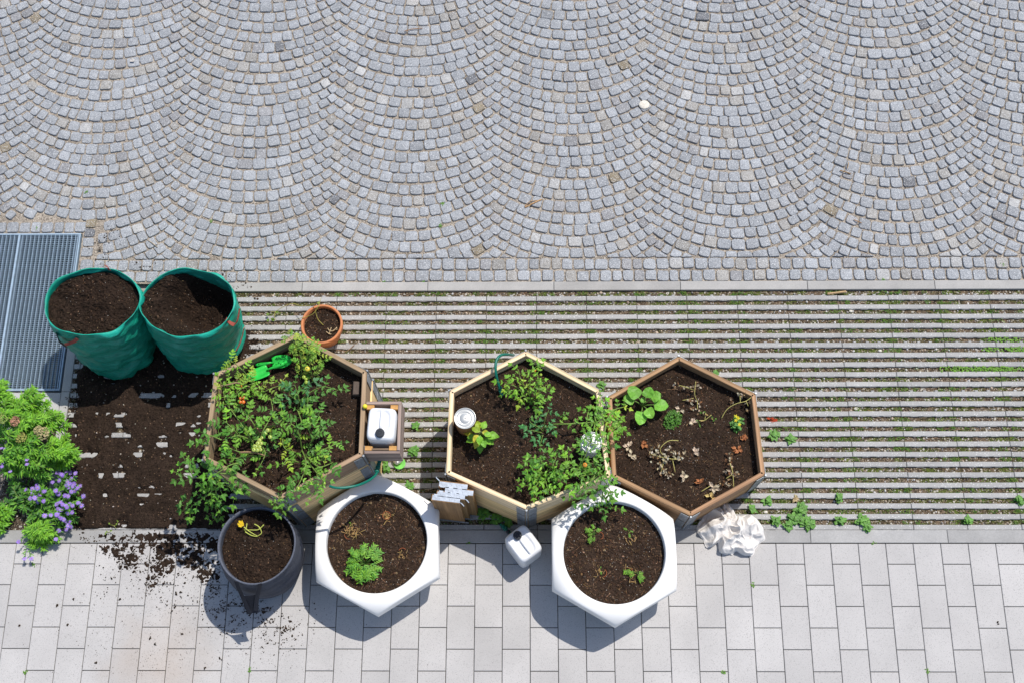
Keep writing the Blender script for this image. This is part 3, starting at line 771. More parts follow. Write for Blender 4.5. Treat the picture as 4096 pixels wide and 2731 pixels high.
# ================================================================== hoses
def hose(label, pts, r, fit):
    root = empty('garden_hose', pts[0], label, 'hose', 'green garden hoses'); m = MB(); m.tube(bez(pts, 8), r, 10)
    shift(m, pts[0]).build('tube', M['hose'], root, True)
    for a, b, rr_, c_ in fit:
        m = MB(); d = (b-a)
        m.tube([a, a+d*.1, a+d*.4, a+d*.45, a+d*.55, a+d*.6, a+d*.9, b], [rr_*.8, rr_, rr_, rr_*.8, rr_*.8, rr_*1.05, rr_*1.05, rr_*.85], 12)
        shift(m, pts[0]).build('connector', M[c_], root, True)
    return root
def c6(x, y, z): return at(1400+x/3.485, 1500+y/3.485, z)
hose('green hose running from the box down over the front of the tall bed', [c6(375,1350,.74), c6(345,1400,.76), c6(250,1470,.82), c6(120,1525,.90), at(1390,1947,.93), at(1345,1949,.945), at(1318,1942,.94)], .009,
     [(c6(450,1055,.70), c6(428,1140,.70), .013, 'hose'), (c6(428,1140,.70), c6(415,1180,.70), .016, 'black'), (c6(415,1180,.70), c6(395,1260,.71), .015, 'hose'), (c6(395,1260,.71), c6(370,1350,.73), .017, 'hose')])
def c5(x, y, z): return at(1650+x/2.24, 1350+y/2.24, z)
hose('green hose arching over the back edge of the pale bed', [c5(905,155,.10), c5(890,155,.4), c5(850,150,.62), c5(790,158,.72), c5(750,210,.74), c5(745,300,.73), c5(760,380,.68), c5(785,460,.62)], .0105,
     [(c5(783,440,.63), c5(790,480,.61), .016, 'hose'), (c5(790,480,.61), c5(800,520,.59), .013, 'hose')])
hose('short dark hose with coupling behind the canister on the slabs', [at(2000,2095,.03), at(2018,2108,.03), at(2035,2124,.03), at(2045,2135,.04)], .010, [(at(2008,2100,.035), at(2025,2116,.03), .017, 'hose'), (at(2028,2120,.03), at(2048,2138,.03), .015, 'black')])

# ================================================================== tin cans
def tin(label, px, py, z0, h=.2, r=.075):
    p = at(px, py, z0+h); root = empty('tin_can', (p.x, p.y, z0), label, 'tin can', 'upturned tin cans in the pale bed'); n = 48
    m = MB(); pr = [(r-.004, .0), (r-.003, .005)] + [(r-.003+(.0012 if i % 2 else 0), .01+i*(h-.02)/16) for i in range(17)] + [(r-.001, h-.003)]
    m.lathe(pr, n, (0,0,0)); m.build('can_wall', M['rust'] if px < 2000 else M['galv'], root, True)
    m = MB(); pr = [(r-.001, h-.004), (r+.0008, h-.001), (r+.0005, h+.001), (r-.003, h+.001), (r-.006, h-.005), (r-.018, h-.005), (r-.022, h-.002), (r-.026, h-.002), (r-.030, h-.005), (r-.040, h-.005), (r-.043, h-.002), (.006, h-.0035), (.001, h-.0035)]
    m.lathe(pr, n, (0,0,0)); m.build('lid', M['tin'], root, True)
    m = MB(); m.lathe([(.0032, h-.0032), (.0001, h-.0031)], 8); m.build('hole', M['black'], root)
    return root
tin('upturned tin can with rusty wall beside the pepper plant', 1860, 1671, SM_)
tin('upturned tin can half hidden under trailing tomato leaves', 2365, 1767, SM_, .17, .074)

# ================================================================== folded collars
def collar(label, x, y, z1, boards, flip, lean):
    root = empty('folded_bed_frame', (x, y, .002), label, 'bed frame', 'folded wooden bed frames stacked upright', rad(-7))
    Wd = .196; T = .021
    for k in range(boards):
        m = MB(jc((.27,.155,.065), .15)); m.box((-z1/2, -T/2, -Wd/2), (z1/2, T/2, Wd/2), None, .002)
        o = m.build('board', M['wood'], root)
        o.location = (-lean[0]*0 + Wd/2 + lean[0]/2, k*(T+.002)+lean[1]/2, z1/2)
        o.rotation_euler = (rad(90)*0, -rad(90), 0)
    # hinge strip across the upper end
    m = MB((.36,.40,.46)); yb = -T/2; yt = (boards-1)*(T+.002)+T/2
    w0, w1 = (.006, Wd+.002) if not flip else (.002, Wd+.002)
    m.box((w0, yb+.004, z1+.0005), (w1, yt-.006, z1+.003), None, .0008)
    for i in range(5):
        m.blob((w0+.025+i*.033, (yb+yt)/2, z1+.003), .004, (.6,.62,.66), .5)
    s = 1 if not flip else -1
    for i in range(3):
        yy = yt-.006 if not flip else yb-.0
        m.box((w0+.01+i*.06, yy-.002, z1-.006), (w0+.04+i*.06, yy+.008, z1+.0045))
    if not flip: m.tube([(w1, yb+.008, z1), (w1+.012, yb+.004, z1+.002), (w1+.024, yb-.006, z1+.002), (w1+.032, yb-.014, z1)], .004, 6)
    else: m.tube([(w0, yt-.004, z1), (w0-.01, yt+.004, z1+.002), (w0-.022, yt+.012, z1+.002), (w0-.028, yt+.022, z1)], .004, 6)
    m.build('hinge_strip', M['steelw'], root)
    if not flip:
        m = MB((.3,.32,.34)); m.box((.0, yb-.006, .0), (Wd+.03, yb-.0005, .03)); m.build('foot_strip', M['galv'], root)
    return root
zc = .70
for (px, py), b, fl, lb in (((1725,1986),2,False,'frontmost folded wooden bed frame with silver hinge strip'), ((1745,1972),2,False,'second folded wooden bed frame from the front of the upright stack'),
                       ((1778,1957),2,True,'third folded wooden bed frame, sitting furthest right in the upright stack'), ((1755,1932),2,True,'rearmost folded wooden bed frame in the upright stack')):
    p = at(px, py, zc); collar(lb, p.x, p.y - .012, zc, b, fl, (0, 0))

# ================================================================== trowels, bottle, bark, foil, cloth
def trowel(label, tip, neck, end, w_, z, col=(.02,.42,.05), tl=0.0):
    root = empty('hand_trowel', (neck.x, neck.y, z), label, 'hand trowel', 'green hand trowels')
    L_ = (tip-neck).length; a = math.atan2(tip.y-neck.y, tip.x-neck.x); m = MB(col)
    R_ = []; prof = [(0,.80),(.06,.95),(.2,1.0),(.5,1.0),(.75,.86),(.9,.6),(1,.16)]
    vs = []; fs = []
    for u, ww in prof:
        for s in (-1,-.5,0,.5,1):
            vs.append((u*L_, s*ww*w_/2, .016*s*s+.004+u*.008))
    for i in range(len(prof)-1):
        for j in range(4): q = i*5+j; fs.append((q, q+5, q+6, q+1))
    m.add(vs, fs); root.rotation_euler = (0, tl, a)
    o = m.build('blade', M['trowel'], root, True); o.modifiers.new('t', 'SOLIDIFY').thickness = .002
    for i in range(len(m.v)): pass
    e = end-neck; ee = Matrix.Rotation(-a, 3, 'Z') @ Vector((e.x, e.y, .025)); hn = ee.normalized()
    m = MB(col); q0 = Vector((.01, 0, .012)); q1 = ee
    m.tube([q0, q0.lerp(q1, .15)+Vector((0,0,.012)), q0.lerp(q1, .35)+Vector((0,0,.008)), q0.lerp(q1, .5), q0.lerp(q1, .9), q1], [.006, .007, .010, .0135, .0145, .008], 12); m.build('handle', M['trowel'], root, True)
    s = q0.lerp(q1, .8); m = MB((.01,.05,.01)); m.tube([s+Vector((0,0,.0125)), s+Vector((0,0,.0158))], .004, 8); m.build('hole', M['black'], root)
    return root
def cA(x, y, z): return at(750+x/2.94, 1300+y/2.94, z)
zt_ = SL_+.015
trowel('green hand trowel with blade pointing right, under the feathery tomato plant', cA(1235,420,zt_), cA(1000,450,zt_), cA(800,465,zt_+.03), .095, zt_)
trowel('green hand trowel with blade pointing left toward corner of the bed', cA(705,640,zt_+.01), cA(955,530,zt_+.01), cA(1145,450,zt_+.03), .085, zt_+.012)
m = MB(); p = cA(1280, 155, ZL-.02)
m.lathe([(.028,-.19),(.033,-.185),(.033,-.02),(.026,.0),(.016,.02),(.014,.035),(.001,.036)], 24, (0,0,0), None, True); o = m.build('plastic_bottle', M['clear'], None, True, p); o.rotation_euler = (.2, 0, 0)
tag(o, 'clear plastic bottle upright in back corner of the tall bed', 'bottle')
m = MB((.10,.075,.06)); c = cA(1992, 750, SL_+.01); m.box((-.024,-.05,0),(.024,.05,.03),None,.006)
m.v = [(x+.003*nz(x,y,z,60), y+.004*nz(x,z,y,50), z+.004*nz(y,x,z,70)) for x,y,z in m.v]
o = m.build('bark_chunk', M['woodend'], None, False, c); tag(o, 'short dark piece of bark lying on soil near right wall of the tall bed', 'bark')
m = MB((.75,.68,.03)); sphere(m, (0,0,0), .017, (.75,.68,.03), 14, 1.2); o = m.build('yellow_tomato', M['fruit'], None, True, at(1460,1624,ZL+.014)); tag(o, 'single yellow tomato resting on top edge beside the canister box', 'tomato')
# foil ball on green leaf
c = at(1590, 1838, .03); m = MB(); n = 20
R_ = []
for i in range(1, 12):
    ph_ = math.pi*i/12; R_.append([(.036*math.sin(ph_)*math.cos(2*math.pi*k/n)*(1+.25*nz(k*1.3,i*1.7)), .034*math.sin(ph_)*math.sin(2*math.pi*k/n)*(1+.25*nz(k*1.7,i)), .03*math.cos(ph_)+.006*nz(k,i,3)) for k in range(n)])
m.rings(R_, None, True, True); o = m.build('foil_ball', M['foil'], None, False, c); tag(o, 'crumpled silver foil ball on the slats right of the tall bed', 'foil')
c = at(1598, 1852, .004); m = MB((.16,.5,.09)); m.lathe([(.043, .0), (.046, .004), (.044, .006), (.001, .006)], 28); o = m.build('green_lid', M['trowel'], None, False, c); tag(o, 'round light green lid beneath the foil ball', 'lid')
# cloth
out = [(2856,2008),(2885,2000),(2890,2035),(2940,2065),(2990,2060),(3035,2085),(3060,2140),(3062,2155),(3035,2175),(3000,2224),(2950,2205),(2900,2218),(2882,2205),(2870,2170),(2830,2195),(2805,2150),(2785,2105),(2800,2080),(2825,2040)]
oc = at(2925, 2115, .02); op = [at(x, y, .012) - oc for x, y in out]; angs = sorted([(math.atan2(v.y, v.x), math.hypot(v.x, v.y)) for v in op])
def orad(t):
    a = [x[0] for x in angs]; r = [x[1] for x in angs]; return float(np.interp(t, [a[-1]-2*math.pi]+a+[a[0]+2*math.pi], [r[-1]]+r+[r[0]]))
m = MB(); nr, na = 70, 220; vs = [(0,0,.1)]; fs = []
def ridg(x, y, s, o_):
    wx = x + .35/s*nz(x+o_, y, 1, s*.8); wy = y + .35/s*nz(x, y+o_, 4, s*.8); return 1-min(1, abs(nz(wx, wy, o_, s))*3.2)
for i in range(1, nr+1):
    s = i/nr
    for k in range(na):
        t = -math.pi + 2*math.pi*k/na; r = orad(t)*s; x = r*math.cos(t); y = r*math.sin(t)
        h = .075*(1-s**2.2) + (.075*ridg(x, y, 7, 3) + .022*ridg(x, y, 15, 8) + .004*ridg(x, y, 35, 5))*(1-.45*s**3)
        vs.append((x+.014*nz(x, y, 2, 18), y+.014*nz(x, y, 6, 18), max(.004, h) if s < .985 else .006+.02*abs(nz(k*.2, 3))))
for k in range(na): fs.append((0, 1+k, 1+(k+1) % na))
for i in range(nr-1):
    for k in range(na): a = 1+i*na+k; b = 1+i*na+(k+1) % na; fs.append((a, a+na, b+na, b))
m.add(vs, fs); o = m.build('crumpled_cloth', M['cloth'], None, True, (oc.x, oc.y, 0)); tag(o, 'crumpled off-white cloth heaped in front of the low brown bed', 'cloth')

# ================================================================== plants in the tall bed
def c2(x, y, z=None):
    return at(700+x/1.775, 1200+y/1.775, SL_+.1 if z is None else z)
zS = SL_
YG = (.21,.37,.04); GY2 = (.33,.44,.05)
GRN = (.32,.42,.05); ORG = (.7,.16,.02); REDT = (.65,.06,.015); LG = (.42,.50,.10)
def fr(l, col, r=.0125, z=None): return [(c2(x, y, zS+.16 if z is None else z), jc(col, .12), r*random.uniform(.85, 1.15)) for x, y in l]
tomato_plant('tomato_plant', 'feathery yellow-green tomato plant at back corner of the tall bed',
    [[c2(870,330,zS), c2(865,290,zS+.2)], [c2(890,560,zS), c2(900,450,zS+.12), c2(870,330,zS+.2), c2(800,260,zS+.22)], [c2(900,480,zS), c2(930,400,zS+.15), c2(1000,370,zS+.18), c2(1060,450,zS+.15)], [c2(980,580,zS+.02), c2(960,480,zS+.12), c2(940,380,zS+.16)], [c2(860,300,zS+.18), c2(950,330,zS+.2), c2(1010,340,zS+.18)]],
    .075, .018, ((GY2, 2), (YG, 3), (G_MD, 2)), fr([(930,560),(932,582),(915,545)], GRN, .012) + fr([(940,487)], (.6,.5,.05), .018), .06, .26, 4)
tomato_plant('tomato_plant', 'sprawling yellowing tomato plant with red fruit at upper left of the tall bed',
    [[c2(630,690,zS+.02), c2(560,625,zS+.1), c2(430,580,zS+.12), c2(310,610,zS+.08)], [c2(560,625,zS+.1), c2(520,540,zS+.16), c2(440,460,zS+.2), c2(375,420,zS+.22)], [c2(420,760,zS+.05), c2(440,660,zS+.16), c2(500,610,zS+.18), c2(560,590,zS+.16)], [c2(430,800,zS+.03), c2(360,720,zS+.12), c2(340,600,zS+.14)], [c2(600,700,zS), c2(650,640,zS+.08), c2(760,600,zS+.08)]],
    .085, .026, ((GY2, 1), (YG, 2), (G_BR, 3)), fr([(465,695),(487,690),(465,722),(485,722),(465,612)], ORG, .013), .05, .3, 3, rstem=.005)
tomato_plant('tomato_plant', 'dark-leaved tomato shoot reaching right across middle of the tall bed',
    [[c2(870,780,zS), c2(880,700,zS+.12), c2(850,600,zS+.17)], [c2(900,700,zS+.1), c2(980,640,zS+.14), c2(1060,612,zS+.16), c2(1160,640,zS+.15)], [c2(870,780,zS+.02), c2(940,740,zS+.12), c2(930,600,zS+.15)], [c2(880,720,zS+.08), c2(810,670,zS+.14)]],
    .095, .036, ((G_DK, 3), ((.07,.22,.07), 2)), (), .03, .42, 2)
tomato_plant('tomato_plant', 'large bushy tomato plant with pale green fruit trusses at left of the tall bed',
    [[c2(590,1080,zS), c2(520,950,zS+.18), c2(430,820,zS+.2), c2(370,740,zS+.18)], [c2(590,1080,zS), c2(620,940,zS+.2), c2(690,800,zS+.22), c2(680,700,zS+.2)], [c2(560,1000,zS+.1), c2(450,960,zS+.2), c2(340,990,zS+.2)], [c2(620,1000,zS), c2(560,880,zS+.22), c2(500,790,zS+.24)], [c2(600,1080,zS+.05), c2(480,1080,zS+.16), c2(370,1040,zS+.16)], [c2(560,1100,zS+.05), c2(440,1120,zS+.14), c2(350,1110,zS+.14)], [c2(640,900,zS+.1), c2(720,880,zS+.2), c2(780,820,zS+.2)], [c2(590,1000,zS+.05), c2(640,1080,zS+.15), c2(600,1180,zS+.14)], [c2(470,980,zS+.05), c2(400,900,zS+.18), c2(340,850,zS+.18)]],
    .10, .055, ((G_DK, 2), (G_MD, 3), (G_BR, 1)), fr([(658,922),(640,945),(675,970),(617,975),(600,993),(612,1015),(588,1015),(575,1037),(600,1040),(560,1060),(585,1062),(608,1060),(565,1035)], LG, .0135, zS+.24), .06, .34, 3, rstem=.006)
tomato_plant('tomato_plant', 'dense tomato plant hanging over the lower right boards of the tall bed',
    [[c2(900,1060,zS), c2(880,950,zS+.15), c2(830,880,zS+.17), c2(720,880,zS+.17)], [c2(900,1060,zS), c2(930,1150,zS+.18), c2(900,1260,zS+.2), c2(860,1340,zS+.2)], [c2(930,1050,zS), c2(1000,960,zS+.18), c2(1040,860,zS+.16), c2(1000,790,zS+.16)], [c2(940,1100,zS+.05), c2(1050,1060,zS+.18), c2(1160,1010,zS+.18)], [c2(930,1100,zS+.1), c2(1020,1180,zS+.2), c2(1120,1150,zS+.18)], [c2(950,1150,zS+.1), c2(1020,1240,zS+.2), c2(1070,1300,zS+.18)], [c2(860,1080,zS+.02), c2(780,1050,zS+.15), c2(760,960,zS+.16)], [c2(880,1150,zS+.05), c2(800,1130,zS+.17), c2(760,1180,zS+.16)], [c2(870,1000,zS+.05), c2(900,880,zS+.16), c2(870,780,zS+.16)], [c2(980,1000,zS+.05), c2(950,900,zS+.2), c2(1000,850,zS+.2)], [c2(900,1250,zS+.16), c2(830,1290,zS+.2), c2(790,1340,zS+.18)], [c2(960,1260,zS+.16), c2(1000,1340,zS+.18), c2(970,1390,zS+.16)], [c2(1000,1120,zS+.16), c2(1070,1130,zS+.2), c2(1100,1050,zS+.19)]],
    .095, .050, ((G_DK, 3), (G_MD, 3), (G_BR, 1), (G_YL, 1)), fr([(905,780),(885,795)], GRN, .015, zS+.14) + fr([(1010,1305),(1057,1297),(873,1335),(908,1335),(935,1340),(1020,1235),(1035,1245)], GRN, .014, zS+.19), .06, .34, 3, rstem=.006)
tomato_plant('tomato_plant', 'tomato branch spilling over the left front edge of the tall bed down to the soil',
    [[c2(500,1155,zS+.1), c2(400,1165,ZL+.03), c2(300,1225,ZL+.03), c2(230,1260,ZL-.05), c2(130,1255,ZL-.1), c2(40,1230,ZL-.15)], [c2(300,1225,ZL+.02), c2(290,1320,ZL-.12), c2(295,1400,ZL-.25), c2(290,1470,ZL-.35), c2(310,1540,ZL-.45)], [c2(290,1320,ZL-.1), c2(220,1390,ZL-.2), c2(130,1450,ZL-.35), c2(110,1490,ZL-.4)], [c2(290,1300,ZL-.05), c2(380,1320,ZL-.1), c2(440,1380,ZL-.2)], [c2(130,1250,ZL-.1), c2(100,1180,ZL-.05), c2(110,1130,ZL-.02)], [c2(300,1225,ZL+.02), c2(400,1240,ZL), c2(500,1310,ZL-.06)], [c2(380,1320,ZL-.1), c2(440,1260,ZL-.05)], [c2(330,990,ZL+.04), c2(240,960,ZL+.02), c2(190,1020,ZL)]],
    .10, .036, ((G_DK, 4), (G_MD, 2)), fr([(260,1265),(308,1275)], GRN, .016, ZL-.03), .03, .38, 2, rstem=.005)
tomato_plant('tomato_plant', 'short tomato sprig hanging over the front corner bracket of the tall bed',
    [[c2(760,1360,ZL-.02), c2(740,1400,ZL+.02), c2(720,1440,ZL), c2(700,1470,ZL-.05)], [c2(750,1390,ZL+.02), c2(790,1440,ZL), c2(800,1500,ZL-.08)]],
    .075, .03, ((G_DK, 3), (G_MD, 2)), (), .02, .36, 2, rstem=.003)
vine('woody_stem', 'bare brown woody stem lying among tomato leaves near centre of the tall bed', 'stem', [[c2(465,1078,zS+.2), c2(520,1076,zS+.21), c2(580,1082,zS+.22), c2(640,1102,zS+.2)]], .008, (.30,.19,.10), 'dead')
vine('woody_stem', 'bare brown stem poking over left wall at upper left of the tall bed', 'stem', [[c2(305,612,zS+.15), c2(370,600,zS+.18), c2(440,585,zS+.18), c2(500,600,zS+.16), c2(560,632,zS+.12)]], .006, (.33,.22,.13), 'dead')

# ================================================================== plants in the pale bed
zm = SM_
def f5(l, col, r=.0125, z=.8): return [(c5(x, y, z), jc(col, .12), r) for x, y in l]
tomato_plant('tomato_plant', 'full bright tomato plant near back corner of the pale bed',
    [[c5(1060,600,zm), c5(1050,480,zm+.16), c5(1060,330,zm+.22), c5(1090,230,zm+.22)], [c5(1060,600,zm), c5(1000,520,zm+.15), c5(940,560,zm+.14)], [c5(1060,560,zm), c5(1130,500,zm+.18), c5(1200,420,zm+.16)], [c5(1050,520,zm+.08), c5(980,400,zm+.2), c5(950,290,zm+.2)], [c5(1060,560,zm), c5(1130,560,zm+.14), c5(1160,600,zm+.12)], [c5(1060,500,zm+.1), c5(1120,400,zm+.22), c5(1120,310,zm+.22)], [c5(1040,560,zm+.02), c5(930,440,zm+.14), c5(860,420,zm+.13), c5(830,400,zm+.12)], [c5(860,430,zm+.12), c5(865,520,zm+.1)]],
    .085, .038, ((G_BR, 3), (G_MD, 2), (G_YL, 1)), f5([(1090,290)], (.6,.2,.03), .014, zm+.24) + f5([(1150,330),(1120,280)], GRN, .01, zm+.24), .05, .36, 2)
tomato_plant('tomato_plant', 'small dark tomato seedling at centre of the pale bed',
    [[c5(1170,840,zm), c5(1130,800,zm+.1), c5(1060,760,zm+.12), c5(1050,720,zm+.12)], [c5(1170,840,zm), c5(1190,720,zm+.12), c5(1220,650,zm+.14)], [c5(1160,850,zm+.02), c5(1080,830,zm+.08), c5(1030,830,zm+.08)], [c5(1170,860,zm), c5(1150,940,zm+.06)], [c5(1190,800,zm+.08), c5(1250,790,zm+.1)]],
    .075, .06, (((.085,.28,.08), 3), (G_DK, 1)), (), .02, .42, 2)
tomato_plant('seedling', 'tiny leafy seedling on open soil between the can and the dark seedling', [[c5(1340,730,zm), c5(1345,700,zm+.03)]], .045, .012, ((G_DK, 1), (G_MD, 1)), (), .01, .4, 2, cat='seedling', group='small seedlings', rstem=.002)
tomato_plant('tomato_plant', 'wide tomato bush filling the front corner of the pale bed',
    [[c5(1180,1220,zm), c5(1110,1160,zm+.16), c5(1040,1110,zm+.16)], [c5(1180,1220,zm), c5(1250,1150,zm+.18), c5(1290,1060,zm+.18)], [c5(1180,1220,zm), c5(1080,1260,zm+.15), c5(1020,1280,zm+.14)], [c5(1180,1230,zm), c5(1200,1310,zm+.15), c5(1220,1380,zm+.14)], [c5(1180,1230,zm), c5(1110,1320,zm+.16), c5(1080,1370,zm+.14)], [c5(1200,1220,zm), c5(1300,1260,zm+.17), c5(1380,1300,zm+.16)], [c5(1220,1200,zm), c5(1340,1180,zm+.2), c5(1440,1150,zm+.2)], [c5(1180,1180,zm+.05), c5(1160,1110,zm+.18), c5(1130,1080,zm+.18)], [c5(1350,1160,zm+.15), c5(1390,1080,zm+.2), c5(1370,1010,zm+.2)], [c5(1250,1240,zm+.05), c5(1290,1180,zm+.19), c5(1330,1220,zm+.2)], [c5(1150,1230,zm+.03), c5(1160,1210,zm+.2), c5(1100,1200,zm+.2)]],
    .09, .038, ((G_MD, 4), (G_BR, 2), (G_DK, 2)), (), .06, .38, 2)
tomato_plant('tomato_plant', 'trailing tomato plant with one orange fruit, reaching over the pale boards onto the white planter',
    [[c5(1440,1170,zm+.12), c5(1560,1185,ZM+.02), c5(1680,1210,ZM+.03), c5(1730,1290,ZM+.02), c5(1760,1350,ZM-.05), c5(1800,1400,ZM-.1)], [c5(1470,1170,zm+.1), c5(1540,1070,zm+.2), c5(1580,960,zm+.24), c5(1620,880,zm+.24)], [c5(1500,1180,zm+.1), c5(1540,1120,zm+.16), c5(1640,1130,zm+.18)], [c5(1680,1210,ZM+.03), c5(1590,1290,ZM+.04), c5(1500,1360,ZM+.03), c5(1430,1450,ZM-.03)], [c5(1640,1220,ZM+.03), c5(1560,1330,ZM+.04), c5(1500,1420,ZM)], [c5(1740,1320,ZM+.0), c5(1700,1400,ZM-.05), c5(1690,1480,ZM-.12), c5(1640,1530,ZM-.16)], [c5(1700,1400,ZM-.05), c5(1760,1480,ZM-.12), c5(1790,1530,ZM-.15)], [c5(1600,1220,zm+.1), c5(1500,1240,zm+.16)], [c5(1640,1200,zm+.12), c5(1690,1150,zm+.18)], [c5(1600,940,zm+.24), c5(1540,890,zm+.24)], [c5(1600,960,zm+.24), c5(1690,950,ZM+.12), c5(1740,1000,ZM+.06)]],
    .085, .031, ((G_DK, 4), (G_MD, 3)), [(c5(1545,1138,zm+.2), (.62,.24,.03), .017), (c5(1672,1225,ZM+.02), GRN, .01)], .04, .38, 2, rstem=.0055)
tomato_plant('tomato_plant', 'long tomato vine crossing from pale bed into brown bed with one pale green fruit',
    [[c5(1240,775,zm+.03), c5(1400,770,zm+.12), c5(1560,760,ZM+.02), c5(1720,745,ZM+.03), c5(1800,740,ZM+.02), c5(1850,730,ZM-.05)], [c5(1720,745,ZM+.03), c5(1680,640,ZM+.04), c5(1690,540,ZM+.02)], [c5(1560,760,ZM+.02), c5(1570,680,ZM+.03), c5(1600,620,ZM+.03)], [c5(1740,740,ZM+.03), c5(1800,650,ZM), c5(1890,620,ZM-.06)], [c5(1640,750,ZM+.03), c5(1640,660,ZM+.05), c5(1740,640,ZM+.04)], [c5(1740,750,ZM+.02), c5(1720,860,ZM+.03), c5(1730,920,ZM+.02)], [c5(1640,755,ZM+.02), c5(1620,830,ZM+.06)], [c5(1850,730,ZM-.05), c5(1860,800,ZM-.1), c5(1880,850,ZM-.12)], [c5(1800,740,ZM+.02), c5(1780,800,ZM)]],
    .085, .040, ((G_BR, 3), (G_YL, 1), (G_MD, 3)), [(c5(1828,782,ZM-.03), (.30,.45,.10), .022)], .02, .38, 2, rstem=.0065)
# pepper plant
def ovate_plant(name, label, base, tips, L_, W_, cols, prof=P_OV, extra=(), cat='plant', group=None, rs=.003, pet=.5, curl=.45):
    root = empty(name, base, label, cat, group); sm = MB((.14,.24,.05)); lm = MB()
    for i, (tp, sc) in enumerate(tips):
        d = tp-base; k = base + Vector((d.x*pet, d.y*pet, d.z*.9)); sm.tube(bez([base, base+Vector((d.x*.2, d.y*.2, d.z*.6)), k], 5), rs, 5)
        a = math.atan2(d.y, d.x); leaf(lm, k, a, random.uniform(0, .25), L_*sc, W_*sc, prof, jc(random.choice(cols), .15), curl*random.uniform(.6, 1.2), .18, random.uniform(-.3, .3), .06)
    shift(sm, base).build('stem', M['stem'], root, True); shift(lm, base).build('leaves', M['leaf'], root); return root
bp = c5(620, 900, zm)
ovate_plant('pepper_plant', 'pepper plant with glossy pointed leaves, some yellow, beside left tin can', bp, [(c5(x, y, zm+h), s) for x, y, h, s in ((585,760,.16,1),(540,800,.15,.8),(645,760,.16,1),(430,835,.1,1),(470,890,.12,.8),(480,925,.1,1),(600,830,.2,1),(560,970,.13,1),(600,1050,.08,1),(760,870,.14,1.2),(720,880,.18,1.1),(740,960,.12,.9),(700,950,.15,.9),(650,980,.16,.9),(640,840,.2,.8),(760,920,.12,.8),(560,900,.19,.9),(600,920,.21,1.0),(680,860,.2,.9))],
    .068, .050, (G_BR, G_BR, (.19,.45,.05), G_MD, G_BR, G_YL, (.6,.55,.05)), group=None, cat='pepper plant', rs=.0035, pet=.42)
# ================================================================== plants in the brown bed
zr = SR_
def cB(x, y, z): return at(2350+x/2.24, 1350+y/2.24, z)
bp = cB(490, 620, zr)
root = ovate_plant('squash_plant', 'young squash plant with six broad lobed leaves in the brown bed', bp, [(cB(x, y, zr+h), s) for x, y, h, s in ((430,500,.12,1.25),(540,500,.13,1.0),(375,545,.1,1.0),(610,520,.12,1.0),(655,600,.1,1.25),(550,660,.1,.95),(480,700,.07,1.15),(500,570,.1,.5))],
    .085, .075, ((.22,.52,.06), (.19,.46,.05)), P_ROUND, cat='squash plant', rs=.004, pet=.62, curl=.12)
# parsley-like tuft
p0 = cB(760, 740, zr); m = MB()
for _ in range(260):
    a = random.random()*6.28; r = .065*math.sqrt(random.random()); x = p0.x + r*math.cos(a)*.85 + r*math.sin(a)*.3; y = p0.y + r*math.sin(a)*1.05 - .0; z = zr + .06*(1-(r/.075)**2)*random.uniform(.4, 1)
    leaf(m, (x, y, z), random.random()*6.28, random.uniform(0, .8), .022, .009, P_LIN, jc((.07,.20,.015), .3), .3, .2)
o = shift(m, p0).build('moss_phlox', M['leaf'], None, False, p0); tag(o, 'round fine-leaved green tuft near centre of the brown bed', 'plant')
# yellow flowers
def flower(center, r, npet, col, disc, mbp, mbd, tilt=0.0, ad=0.0):
    for i in range(npet):
        a = 2*math.pi*i/npet + random.uniform(-.08, .08); leaf(mbp, center, a, random.uniform(-.05, .3)+tilt*math.cos(a-ad), r*random.uniform(.85, 1.1), r*max(.22, 3.2/npet*.55), P_LIN, jc(col, .12), .2, .1)
    mbd.blob((center[0], center[1], center[2]-.001), r*.24, disc, 1.0)
p0 = cB(1335, 770, zr); root = empty('yellow_violet', p0, 'small green plant with bright yellow flowers in right of the brown bed', 'flower plant'); m = MB()
for _ in range(70):
    a = random.random()*6.28; r = .038*math.sqrt(random.random()); leaf(m, (p0.x+r*math.cos(a), p0.y+r*math.sin(a)*1.2, zr+random.uniform(.0, .05)), random.random()*6.28, .3, .028, .016, P_OV, jc((.10,.28,.04), .25), .3)
shift(m, p0).build('leaves', M['leaf'], root)
for x, y in ((1330,700),(1352,718),(1330,738),(1362,775)):
    a = MB(); b = MB(); flower((0,0,0), .016, 5, (.85,.72,.02), (.8,.5,.02), a, a); q = cB(x, y, zr+.07); a.build('flower', M['petal'], root, False, q-p0)
# dead plants
DC = ((.42,.34,.23), (.33,.22,.12), (.48,.42,.31), (.22,.11,.05))
def dead_plant(label, stems, blobs, n, spread=.03, cols=DC, L_=.027, zb=None, scol=(.42,.38,.12)):
    o0 = cB(*stems[0][0][:2], zb or zr); root = empty('withered_plant', o0, label, 'withered plant', 'withered plants in the brown bed'); m = MB(scol)
    for st in stems: m.tube(bez([cB(x, y, (zb or zr)+h) for x, y, h in st], 6), .0028, 5)
    shift(m, o0).build('stem', M['stem'], root, True); lm = MB()
    for x, y, h in blobs:
        for _ in range(n):
            q = cB(x, y, (zb or zr)+h); leaf(lm, (q.x+random.gauss(0, spread), q.y+random.gauss(0, spread), q.z+random.uniform(-.01, .02)), random.random()*6.28, random.uniform(-.4, .6), L_*random.uniform(.6, 1.2), L_*.55, P_OV, jc(random.choice(cols), .15), random.uniform(-.6, .9), random.uniform(.2, .9), random.uniform(-1, 1), .25)
    shift(lm, o0).build('leaves', M['dead'], root); return root
